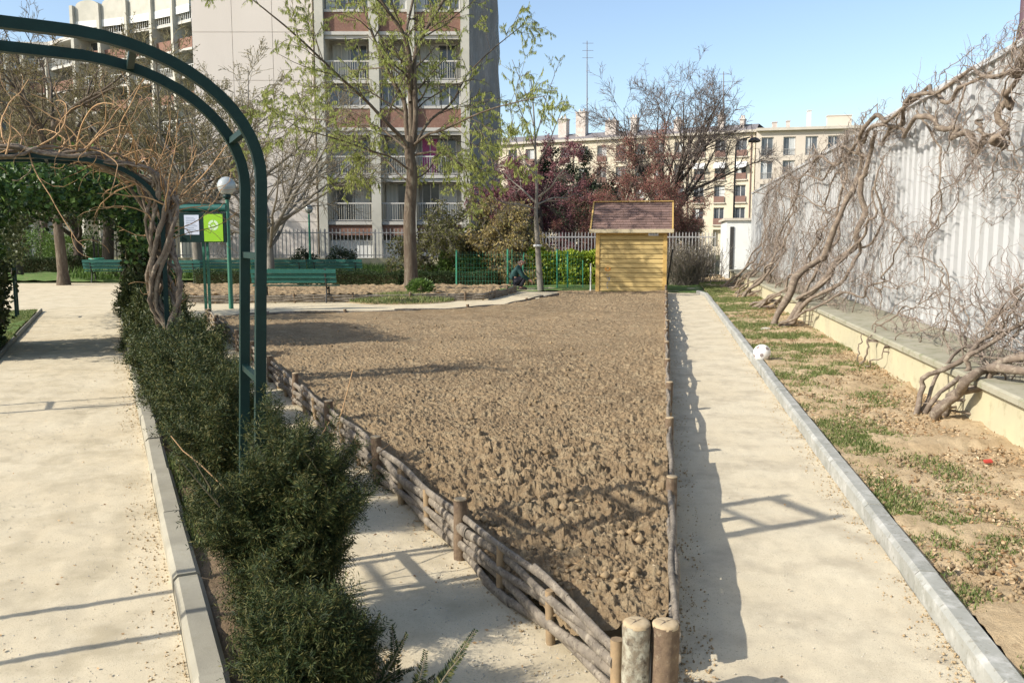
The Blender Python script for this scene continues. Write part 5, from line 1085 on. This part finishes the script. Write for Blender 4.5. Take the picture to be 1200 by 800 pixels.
for k, (u, hh, ww) in enumerate([(Ln - 1.8, .9, .5), (Ln - 4.3, 1.5, .7), (Ln - 9.5, 1.2, .9), (Ln - 15, 1.8, .8), (Ln - 22, 2.9, 1.3), (Ln - 24.5, 2.2, 1.1), (Ln - 18, 1.6, 1.4)]):
    m = MB(); m.box(f3, u - ww / 2, u + ww / 2, 1.2, 2.4, H + .3, H + .8 + hh); m.box(f3, u - ww / 2 - .08, u + ww / 2 + .08, 1.12, 2.48, H + .802 + hh, H + .95 + hh)
    for q in (-.25, .2): m.revolve((*(f3[0] + f3[1] * (u + q * ww) + f3[2] * 1.8), H + .95 + hh), [(.13, 0), (.11, .4), (.001, .4)], 8)
    m.build('chimney', 'chimney', root)
pc = A(882, 300, 100.5)[:2]; pd = A(1030, 300, 97.5)[:2]; L2 = np.linalg.norm(pd - pc); f4 = FRv(pc, (pd - pc) / L2); H2 = 14.2
root = thing('cream_building', 'cream apartment building with tall plain windows behind the white fence', 'apartment block', (*pc, 0))
ctr2 = [1.25 + 2.42 * k for k in range(6)]; rows2 = [(11.4, 2.1), (8.75, 2.1), (6.1, 2.1), (3.45, 2.1)]; m = MB(); zs = sorted([0] + sum([[z0, z0 + h_] for z0, h_ in rows2], []) + [H2])
for i in range(0, len(zs) - 1, 2): m.box(f4, 0, L2, 0, .3, zs[i], zs[i + 1])
for i in range(1, len(zs) - 1, 2):
    ed = [0] + sum([[c - .68, c + .68] for c in ctr2], []) + [L2]
    for j in range(0, len(ed), 2):
        if ed[j + 1] > ed[j]: m.box(f4, ed[j], ed[j + 1], .001, .299, zs[i] + .0005, zs[i + 1] - .0005)
m.box(f4, .02, L2 - .02, .55, 11, 0, H2 - .02); m.build('wall', 'cream_wall', root)
for ri, (z0, h_) in enumerate(rows2):
    for ci, c in enumerate(ctr2): 
        w_ = window(f4, c - .66, c + .66, .18, z0 + .02, z0 + h_ - .02, root, mull=1, curt=[.0, .5, .35, 0][(ci + ri) % 4], loff=ci % 2, fw=.08); railing(f4, c - .66, c + .66, .06, z0, .75, w_, 'iron', .16, 'guard', .015, .02)
m = MB(); m.box(f4, -.05, L2 + .2, -.5, 11.3, H2 + .002, H2 + .32); m.build('cornice', 'cornice', root)
for u, hh, ww, mt in ((2.1, .8, .5, 'chimney'), (3.6, .9, .35, 'chimney'), (5.9, 2.0, .38, 'rail_white'), (9.2, 1.35, 2.6, 'cream_wall')):
    m = MB(); m.box(f4, u - ww / 2, u + ww / 2, 1.5, 2.6, H2 + .33, H2 + .33 + hh); m.box(f4, u - ww / 2 - .06, u + ww / 2 + .06, 1.44, 2.66, H2 + .332 + hh, H2 + .42 + hh); m.build('chimney', mt, root)
def mast(label, px, py0, py1, Y, arms):
    a = A(px, py1, Y); b = A(px, py0, Y); rt = thing('antenna_mast', label, 'antenna', (a[0], a[1], a[2])); m = MB(); m.tubes(np.array([a, b]), np.array([.09, .05]), 5); m.build('pole', 'zinc', rt); m = MB()
    for k in range(arms): z = b[2] - .3 - k * .9; m.tubes(np.array([[a[0] - .7, a[1], z], [a[0] + .7, a[1], z]]), np.array([.03, .03]), 4)
    m.build('aerials', 'zinc', rt)
mast('tall thin antenna mast against the sky above the purple tree', 688, 48, 152, 112, 3)
mast('small rooftop aerial at the right edge of the large leafless tree', 848, 84, 150, 104, 2)

# street lamp before the yellow building
a = A(858, 318, 60); rt = thing('street_lamp', 'tall dark street lamp before the yellow building', 'street lamp', (a[0], a[1], 0)); z1 = A(858, 163, 60)[2]
m = MB(); m.tubes(spline([(a[0], a[1], 0), (a[0], a[1], z1 - 1.5), (a[0] + .15, a[1], z1 - .2), (a[0] + .9, a[1] - .2, z1 + .1)], 16), np.linspace(.07, .045, 16), 8); m.build('pole', 'iron_dark', rt)
m = MB(); m.revolve((a[0] + 1.2, a[1] - .2, z1 - .2), [(.02, .3), (.2, .25), (.4, .1), (.43, 0), (.3, -.05), (.001, -.06)], 14); m.build('lamp_head', 'iron_dark', rt)

# ================================================================== SHED
sp = W(27.2, 0); sd_ = np.array([-rn[0], -rn[1]]); ux = np.array([1.0, 0.0])
SH = G(701, 340.5); SHr = G(782, 342.5); SY = 27.3
fs = (W(27.3, .05)[:2], np.array([-rn[0], -rn[1]]), None); fs = (fs[0], fs[1], np.array([-fs[1][1], fs[1][0]]) * -1)
# u runs left from the right-hand corner, w runs away from the camera
SW = 2.22; SD = 2.0
root = thing('garden_shed', 'small yellow brown wooden shed with a brown shingle roof at the end of the bed', 'shed', (*(fs[0]), 0))
ez = A(740, 270, SY)[2]; rz = A(740, 238, SY + 1.0)[2]
bf = (fs[0], fs[1], fs[2])
m = MB(); nb = 13; bh = (ez - .04) / nb
for k in range(nb):
    z0 = .04 + k * bh
    q = lambda u, w, z: (*(bf[0] + bf[1] * u + bf[2] * w), z)
    poly = [q(.10, .0, z0 + .004), q(.10, .05, z0 + .006), q(.10, .05, z0 + bh - .001), q(.10, .040, z0 + bh - .001), q(.10, .010, z0 + bh - .04)]
    m.prism(poly, (*(bf[1] * (SW - .2)), 0))
m.build('front_boards', 'shed_wood', root)
for side, u in (('l', SW), ('r', 0)):
    m = MB(); sgn = 1 if side == 'l' else -1
    for k in range(nb): z0 = .04 + k * bh; m.box(bf, min(u, u - sgn * .04), max(u, u - sgn * .04), .11, SD, z0 + .002, z0 + bh - .003)
    qa = lambda w, z: (*(bf[0] + bf[1] * u + bf[2] * w), z)
    m.prism([qa(.02, ez), qa(SD - .02, ez), qa(SD / 2, rz - .08)], (*(bf[1] * -sgn * .04), 0)); m.build('side_wall', 'shed_wood', root)
m = MB(); m.box(bf, .05, SW - .05, SD - .04, SD - .001, .04, ez); m.build('back_wall', 'shed_wood', root)
for u in (-.005, SW - .115): 
    m = MB(); m.box(bf, u, u + .12, -.02, .105, .0, ez); m.build('corner_post', 'shed_trim', root)
m = MB(); m.box(bf, .12, SW - .12, -.012, .01, ez - .13, ez - .01); m.build('top_board', 'shed_trim', root)
ov = .14
def slope(w0, z0, w1, z1, mb, t=.03):
    e0 = bf[0] + bf[1] * -ov; d = np.append(bf[1] * (SW + 2 * ov), 0); mb.prism([(*(e0 + bf[2] * w0), z0), (*(e0 + bf[2] * w1), z1), (*(e0 + bf[2] * w1), z1 + t), (*(e0 + bf[2] * w0), z0 + t)], d)
m = MB(); slope(-.16, ez - .02, SD / 2, rz - .04, m); slope(SD + .16, ez - .02, SD / 2, rz - .04, m); m.build('roof_board', 'shed_trim', root)
m = MB(); rs = np.random.default_rng(3); nr = 11; wN = np.linspace(-.19, SD / 2, nr + 1); zN = np.linspace(ez - .02, rz - .02, nr + 1)
for k in range(nr):
    u = -ov - rs.uniform(0, .2)
    while u < SW + ov:
        u2 = min(u + .24, SW + ov); ua = max(u, -ov)
        if u2 - ua > .02:
            e0 = bf[0] + bf[1] * (ua + .002); d = np.append(bf[1] * (u2 - ua - .006), 0); j = rs.uniform(0, .004)
            m.prism([(*(e0 + bf[2] * wN[k]), zN[k] + .034 + j), (*(e0 + bf[2] * (wN[k + 1] + .03)), zN[k + 1] + .030), (*(e0 + bf[2] * (wN[k + 1] + .03)), zN[k + 1] + .036), (*(e0 + bf[2] * wN[k]), zN[k] + .050 + j)], d)
        u += .24
slope(SD + .18, ez + .012, SD / 2, rz - .008, m, .02); m.build('shingles', 'shingle', root)
m = MB()
for u in (-ov - .045, SW + ov + .001):
    e0 = bf[0] + bf[1] * u; d = np.append(bf[1] * .044, 0)
    m.prism([(*(e0 + bf[2] * -.2), ez - .10), (*(e0 + bf[2] * (SD / 2)), rz - .10), (*(e0 + bf[2] * (SD / 2)), rz + .04), (*(e0 + bf[2] * -.2), ez + .06)], d)
    m.prism([(*(e0 + bf[2] * (SD + .2)), ez - .10), (*(e0 + bf[2] * (SD / 2 + .002)), rz - .10), (*(e0 + bf[2] * (SD / 2 + .002)), rz + .04), (*(e0 + bf[2] * (SD + .2)), ez + .06)], d)
m.build('barge_board', 'shed_trim', root)
m = MB(); m.box(bf, -ov - .06, SW + ov + .06, -.235, -.195, ez - .08, ez + .035); m.build('fascia', 'shed_pale', root)
m = MB(); m.box(bf, -ov - .04, SW + ov + .04, SD / 2 - .07, SD / 2 + .07, rz + .03, rz + .055); m.build('ridge_cap', 'shed_trim', root)
m = MB(); m.box(bf, .27, .58, -.03, -.018, ez - .17, ez - .06); m.mi = 1
for k in range(5): m.box(bf, .31 + .05 * k, .345 + .05 * k, -.033, -.0305, ez - .145, ez - .085)
m.build('name_plate', ['plate', 'ink'], root)
# chalk drawing of an orange flower with a blue stem on the boards
m = MB(); fc = np.array([SW - .38, .74])
for k in range(9): a = k * 2 * pi / 9; m.box(bf, fc[0] + .07 * cos(a) - .028, fc[0] + .07 * cos(a) + .028, .003, .007, fc[1] + .07 * sin(a) - .022, fc[1] + .07 * sin(a) + .022)
m.mi = 1
for k in range(9): m.box(bf, fc[0] - .012 + .02 * sin(k), fc[0] + .014 + .02 * sin(k), .003, .007, .12 + .052 * k, .155 + .052 * k)
m.box(bf, fc[0] - .07, fc[0] - .045, .003, .007, .34, .50); m.build('chalk_flower', ['orange', 'blue_mark'], root)
rt = thing('leaning_plank', 'thin dark board leaning against the right side of the shed', 'plank', (fs[0][0] + .2, SY, 0)); m = MB(); m.tubes(np.array([(fs[0][0] + .10, SY + .15, 0), (fs[0][0] + .30, SY + .2, 1.35)]), np.array([.035, .03]), 4, cap=True); m.build('board', 'iron_dark', rt)
rt = thing('white_stake', 'thin white stake beside the left corner of the shed', 'stake', G(692, 342)); q = G(692, 342); m = MB(); m.tubes(np.array([q, q + [0, 0, .88]]), np.array([.025, .022]), 6, cap=True); m.build('shaft', 'rail_white', rt)
m = MB(); m.revolve(q + [0, 0, .88], [(.03, 0), (.03, .02), (.001, .03)], 6); m.build('cap', 'rail_white', rt)

# ================================================================== IRON RAILINGS, WIRE FENCE
def iron_fence(label, p0, p1, zb, zt, step, mat='iron', r=.016, plinth=0, spikes=True):
    p0 = np.array(p0[:2]); p1 = np.array(p1[:2]); Ln = np.linalg.norm(p1 - p0); fr_ = FRv(p0, (p1 - p0) / Ln); rt = thing('iron_railing', label, 'railing', (*p0, 0)); m = MB()
    for x in np.arange(0, Ln, step): 
        m.box(fr_, x - r, x + r, -r, r, zb + .03, zt - .08)
        q = fr_[0] + fr_[1] * x; b = [(*(q + fr_[1] * a + fr_[2] * c), zt - .078) for a, c in ((-r, -r), (r, -r), (r, r), (-r, r))] + [(*q, zt)]; m.add(b, T=[(0, 1, 4), (1, 2, 4), (2, 3, 4), (3, 0, 4)])
    m.build('pickets', mat, rt); m = MB()
    m.box(fr_, 0, Ln, -r - .012, -r - .001, zt - .26, zt - .20); m.box(fr_, 0, Ln, -r - .012, -r - .001, zb + .12, zb + .17); m.build('rails', mat, rt)
    for x in np.arange(0, Ln, 2.6): m = MB(); m.box(fr_, x - .04, x + .04, .02, .10, 0, zt - .05); m.build('post', mat, rt)
    if plinth: m = MB(); m.box(fr_, 0, Ln, .15 - .25, .15 + .0, 0, zb); m.build('plinth', 'concrete', rt)
iron_fence('grey spiked iron railing behind the laurel hedge and shed', A(560, 300, 37), A(838, 300, 37), .05, 2.02, .14, r=.017)
iron_fence('pale spiked iron railing on a low plinth in front of the tower block', A(205, 300, 44.5), A(556, 300, 44.5), .75, 2.28, .20, 'iron', .02, 1)
iron_fence('darker iron railing left of the notice board at the edge of the plaza', A(110, 300, 43), A(203, 300, 43.5), .4, 1.9, .22, 'iron_dark', .02, 0)
rt = thing('wire_fence', 'green wire fence with thin leaning green posts around the young tree', 'fence', G(535, 336))
for px, top, lean, r in ((535, 293, 0, .028), (595, 292, 0, .032), (614, 296, -3, .026), (653, 292, 0, .026), (665, 294, 0, .026), (683, 305, 0, .02), (600, 292, 0, .012)):
    b_ = G(px + lean, 337.5); t_ = A(px, top, b_[1]); m = MB(); m.tubes(np.array([b_, t_]), np.array([r, r]), 6, cap=True); m.build('post', 'post_green', rt)
m = MB(); a = G(535, 337.5); b_ = G(683, 338); 
for z in np.arange(.1, 1.25, .15): m.tubes(np.array([a + [0, 0, z], b_ + [0, 0, z]]), np.array([.003, .003]), 3)
for x in np.linspace(0, 1, 44): p = a * (1 - x) + b_ * x; m.tubes(np.array([p, p + [0, 0, 1.25]]), np.array([.003, .003]), 3)
m.build('wire_mesh', 'post_green', rt)
rt = thing('lamp_post', 'thin dark green lamp post between the two round bushes before the railing', 'lamp post', A(364, 322, 40) * [1, 1, 0]); q = A(364, 322, 40); t_ = A(364, 250, 40)[2]
m = MB(); m.tubes(np.array([(q[0], q[1], 0), (q[0], q[1], t_)]), np.array([.06, .045]), 8); m.build('pole', 'post_green', rt); m = MB(); m.revolve((q[0], q[1], t_), [(.05, 0), (.16, .08), (.2, .22), (.15, .36), (.001, .42)], 12); m.build('globe', 'globe', rt)

# ================================================================== BENCHES
def bench(label, p, ang, Ln=2.2, slats_back=3, grp='green slatted park benches'):
    f5 = FR((0, 0)); rt = thing('park_bench', label, 'bench', (0, 0, 0), grp)
    m = MB()
    for k in range(4): m.box(f5, -Ln / 2, Ln / 2, -.24 + k * .115, -.14 + k * .115, .42 + .006 * k, .455 + .006 * k)
    m.build('seat', 'bench', rt); m = MB()
    for k in range(slats_back):
        z = .53 + k * .125; w = .25 + .045 * k; m.box(f5, -Ln / 2, Ln / 2, w, w + .03, z, z + .11)
    m.build('backrest', 'bench', rt)
    for u in (-Ln / 2 + .28, Ln / 2 - .28):
        m = MB()
        for pts_ in ([(u, -.2, .0), (u, -.17, .2), (u, -.16, .41)], [(u, .28, .0), (u, .2, .2), (u, .17, .41), (u, .27, .55), (u, .36, .90)], [(u, -.17, .39), (u, 0, .36), (u, .17, .40)]): m.tubes(spline(pts_, 8), np.full(8, .026), 4, ref=(1, 0, 0), cap=True)
        m.build('leg', 'iron_dark', rt)
    rt.location = tuple(p); rt.rotation_euler = (0, 0, ang); return rt
b0 = G(345, 352); bz = bench('big green bench facing away, standing before the woven edging right of the nearest arch leg', (A(348, 350, 22.6)[0], 22.6, 0), pi + .03, 2.2)
for c_, (px, py, Y, an, lb) in enumerate([(135, 0, 34, .1, 'leftmost green bench, by the square clipped bush across the plaza'), (204, 0, 33, .05, 'green bench left of the notice board legs, seen behind the golden vine'),
        (262, 0, 34, .0, 'green bench between the notice board and the nearest arch leg'), (329, 0, 34.3, 0, 'green bench behind the dark hedge at the base of the leafless spreading tree'), (394, 0, 34.6, .02, 'green bench nearest the catkin trunk on its left, behind the dark hedge')]):
    copy_thing(bz, (A(px, 320, Y)[0], Y, 0), an + pi, (1, 1, 1), lb)
# notice board
q = G(243, 352); Yb = 19.3; fb = FR((A(240, 300, Yb)[0], Yb)); rt = thing('notice_board', 'green park notice board with a white sheet and a lime green poster on two posts', 'notice board', (fb[0][0], Yb, 0))
def zb(py): return A(240, py, Yb)[2]
pw = Yb / 1000.
for u in (-.03, .06): 
    m = MB(); m.box(fb, u - .025, u + .025, .0, .05, 0, zb(284)); m.build('post', 'green_paint', rt)
uL, uR = -27 * pw, 26 * pw
m = MB(); m.box(fb, uL, uR, -.06, .06, zb(284), zb(249)); m.build('panel_case', 'green_steel', rt)
m = MB(); m.tubes(np.array([(fb[0][0] + uL - .02, Yb, zb(244)), (fb[0][0] + uR + .02, Yb, zb(244))]), np.array([.085, .085]), 14, cap=True); m.build('header', 'bench', rt)
m = MB(); m.box(fb, uL - .05, uR + .03, -.02, .02, zb(239.5), zb(238)); m.build('top_bar', 'green_steel', rt)
m = MB(); m.box(fb, -21 * pw, -4 * pw, -.068, -.062, zb(275), zb(252)); m.mi = 1
for k in range(9): m.box(fb, -19 * pw, (-19 + 9 + 4 * ((k * 7) % 3) / 2) * pw, -.0705, -.0685, zb(255 + 2 * k) - .006, zb(255 + 2 * k) + .006)
m.build('white_notice', ['paper', 'ink'], rt)
m = MB(); m.box(fb, 1.5 * pw, 23.5 * pw, -.068, -.062, zb(283), zb(251)); c_ = np.array([12.5 * pw, zb(264)]); m.mi = 1
R_ = 6 * pw; n = 28
for k in range(n):
    if k % 7 == 6: continue
    a0, a1 = k * 2 * pi / n, (k + 1) * 2 * pi / n; m.add([(fb[0][0] + c_[0] + r * cos(a), Yb - .0695, c_[1] + r * sin(a)) for r, a in ((R_ * .55, a0), (R_, a0), (R_, a1), (R_ * .55, a1))], [(0, 1, 2, 3)])
for k in range(3):
    a = pi / 2 + (k - 1) * .9; d = np.array([cos(a), sin(a)]); s_ = np.array([-d[1], d[0]]); b = c_ - [0, R_ * .25]
    pl = [b, b + d * R_ * .28 + s_ * R_ * .12, b + d * R_ * .55, b + d * R_ * .28 - s_ * R_ * .12]; m.add([(fb[0][0] + p[0], Yb - .0695, p[1]) for p in pl], [(0, 3, 2, 1)])
m.build('green_poster', ['lime', 'emblem'], rt)
Yg = 20.4; g = A(265.5, 218, Yg); rt = thing('globe_lamp', 'green lamp post with a glass globe next to the notice board', 'lamp post', (g[0], Yg, 0)); m = MB(); m.tubes(np.array([(g[0], Yg, 0), (g[0], Yg, 1), (g[0], Yg, g[2] - .22)]), np.array([.055, .05, .042]), 10); m.build('pole', 'green_paint', rt)
m = MB(); m.revolve((g[0], Yg, g[2]), [(.215 * sin(t), -.215 * cos(t)) for t in np.linspace(.05, pi - .001, 16)], 22); m.build('globe', 'globe', rt); m = MB(); m.revolve((g[0], Yg, g[2] - .27), [(.045, -.05), (.09, 0), (.10, .05), (.06, .08)], 12); m.build('collar', 'green_steel', rt)
# tub at the left bench, with a yellow lid visible behind
p_ = A(113, 300, 36); rt = thing('litter_bin', 'round dark green litter bin at the left end of the leftmost bench', 'bin', (p_[0], 36, 0)); m = MB(); m.revolve((p_[0], 36, 0), [(.2, 0), (.24, .1), (.28, .8), (.30, .85), (.26, .86), (.22, .5), (.001, .45)], 16); m.build('body', 'green_paint', rt)
m = MB(); m.revolve((p_[0], 36, .86), [(.31, 0), (.31, .04), (.27, .05), (.27, .0)], 16); m.build('rim', 'post_green', rt)

# ================================================================== CROUCHING PERSON
def person():
    b = G(607, 339); bx_, by_ = b[0], 28.6
    rt = thing('person', 'balding person in a dark green jacket crouching at the wire fence, facing right', 'person', (bx_, by_, 0))
    J = dict(pel=(-.10, 0, .30), sp=(-.17, 0, .48), ch=(-.06, 0, .68), nk=(.06, 0, .80), hd=(.13, 0, .89), crown=(.16, 0, .97),
             hl=(-.05, -.11, .28), kl=(.26, -.15, .46), al=(.06, -.13, .09), tl=(.24, -.13, .045), hr=(-.05, .11, .28), kr=(.27, .15, .44), ar=(.08, .13, .09), tr=(.26, .13, .045),
             sl=(.0, -.18, .71), el=(.14, -.24, .47), wl=(.35, -.16, .34), sr=(.0, .18, .71), er=(.16, .23, .48), wr=(.38, .12, .32))
    def skin(name, chain, rad, mat, parent, sub=2):
        names = []; 
        for c in chain:
            for j in c:
                if j not in names: names.append(j)
        P = [tuple(np.array(J[j]) + [bx_, by_, 0]) for j in names]; E = []
        for c in chain: E += [(names.index(x), names.index(y)) for x, y in zip(c[:-1], c[1:])]
        me = bpy.data.meshes.new(name); me.from_pydata([tuple(np.array(p) - [bx_, by_, 0]) for p in P], E, []); o = bpy.data.objects.new(name, me); COL.objects.link(o); o.parent = parent; me.materials.append(MT[mat])
        md = o.modifiers.new('skin', 'SKIN'); md.use_smooth_shade = True
        for i, n in enumerate(names): v = me.skin_vertices[0].data[i]; v.radius = rad[n] if isinstance(rad[n], tuple) else (rad[n], rad[n]); v.use_root = (i == 0)
        s_ = o.modifiers.new('sub', 'SUBSURF'); s_.levels = s_.render_levels = sub; return o
    skin('body', [['pel', 'sp', 'ch', 'nk', 'hd', 'crown'], ['ch', 'sl', 'el', 'wl'], ['ch', 'sr', 'er', 'wr'], ['pel', 'hl', 'kl', 'al', 'tl'], ['pel', 'hr', 'kr', 'ar', 'tr']],
         dict(pel=.13, sp=.13, ch=.14, nk=.055, hd=.095, crown=.07, hl=.09, kl=.065, al=.045, tl=.035, hr=.09, kr=.065, ar=.045, tr=.035, sl=.06, el=.042, wl=.03, sr=.06, er=.042, wr=.03), 'skin', rt)
    skin('jacket', [['pel', 'sp', 'ch', 'nk'], ['ch', 'sl', 'el', 'wl'], ['ch', 'sr', 'er', 'wr']], dict(pel=.165, sp=.175, ch=.175, nk=.075, sl=.085, el=.066, wl=.048, sr=.085, er=.066, wr=.048), 'jacket', rt)
    J['pel'] = (-.10, 0, .26); skin('trousers', [['pel', 'hl', 'kl', 'al'], ['pel', 'hr', 'kr', 'ar']], dict(pel=.165, hl=.12, kl=.085, al=.07, hr=.12, kr=.085, ar=.07), 'trousers', rt)
    for y in (-.13, .13):
        m = MB(); o3 = np.array([bx_, by_ + y, 0]); n = 14; V = []
        for z, sc in ((0, 1), (.05, 1), (.085, .75), (.10, .3)):
            for k in range(n): a = k * 2 * pi / n; V.append(o3 + [.15 + .15 * cos(a) * sc, .05 * sin(a) * sc, z])
        m.add(V, [(i * n + j, i * n + (j + 1) % n, (i + 1) * n + (j + 1) % n, (i + 1) * n + j) for i in range(3) for j in range(n)], smooth=True); m.build('shoe', 'shoe', rt)
    h = np.array(J['hd']) + [bx_ - .03, by_, 0]; m = MB(); m.revolve(h + [-.015, 0, -.02], [(.108, 0), (.106, .03), (.095, .06), (.075, .075)], 16); m.build('hair', 'hair', rt)
    for s_ in (-1, 1):                                              # hands with fingers
        w = np.array(J['wl' if s_ < 0 else 'wr']) + [bx_, by_, 0]; m = MB(); m.tubes(np.array([w, w + [.05, 0, -.03], w + [.085, 0, -.05]]), np.array([.028, .040, .036]), 8, flat=(1, .6), cap=True)
        for k, lf in enumerate((.062, .075, .07, .055)): q = w + [.08, (k - 1.5) * .02, -.048]; m.tubes(np.array([q, q + [lf * .5, 0, -.02], q + [lf * .8, 0, -.05]]), np.array([.0095, .009, .007]), 6, cap=True)
        q = w + [.03, s_ * -.03, -.02]; m.tubes(np.array([q, q + [.03, s_ * -.025, -.01], q + [.06, s_ * -.03, -.03]]), np.array([.012, .011, .008]), 6, cap=True); m.build('hand', 'skin', rt)
    hc = np.array(J['hd']) + [bx_, by_, 0]; m = MB()
    m.tubes(np.array([hc + [.085, 0, .03], hc + [.118, 0, -.005], hc + [.095, 0, -.015]]), np.array([.010, .016, .010]), 6, cap=True)
    for s_ in (-1, 1): m.revolve(hc + [.0, s_ * .095, -.02], [(.001, -.03), (.018, -.02), (.022, .0), (.016, .02), (.001, .03)], 8)
    m.build('nose_and_ears', 'skin', rt); m = MB()
    for s_ in (-1, 1): m.revolve(hc + [.088, s_ * .035, .012], [(.001, -.010), (.009, 0), (.001, .010)], 8)
    m.build('eyes', 'shoe', rt)
person()

# small things on the ground
p = G(1157, 542, .12); rt = bpy.data.objects.new('tmp', None)
m = MB(); m.prism([p + [-.025, -.012, 0], p + [.027, -.018, .004], p + [.03, .012, .012], p + [-.02, .016, .006]], (0, 0, .012)); tag(m.build('red_wrapper', 'red', None, p), 'small red wrapper lying on the soil near the right edge', 'litter')
bpy.data.objects.remove(rt)
rng = np.random.default_rng(77); p = G(888, 389, .09); 
for (px, py, sz, lb) in ((897, 386, .07, 'pale stone at the foot of the big twisted wisteria'),):
    p = G(px, py, .1); d = rng.normal(size=(60, 3)); import bmesh
    bm = bmesh.new(); bmesh.ops.create_icosphere(bm, subdivisions=2, radius=sz); V = np.array([v.co[:] for v in bm.verts]); T = np.array([[v.index for v in f.verts] for f in bm.faces]); bm.free()
    V = V * [1.5, 1, .55] * (1 + .12 * np.sin(V[:, :1] * 40 + 1)); m = MB(); m.add(V + p, T=T); tag(m.build('pale_stone', 'stone', None, p), lb, 'stone')
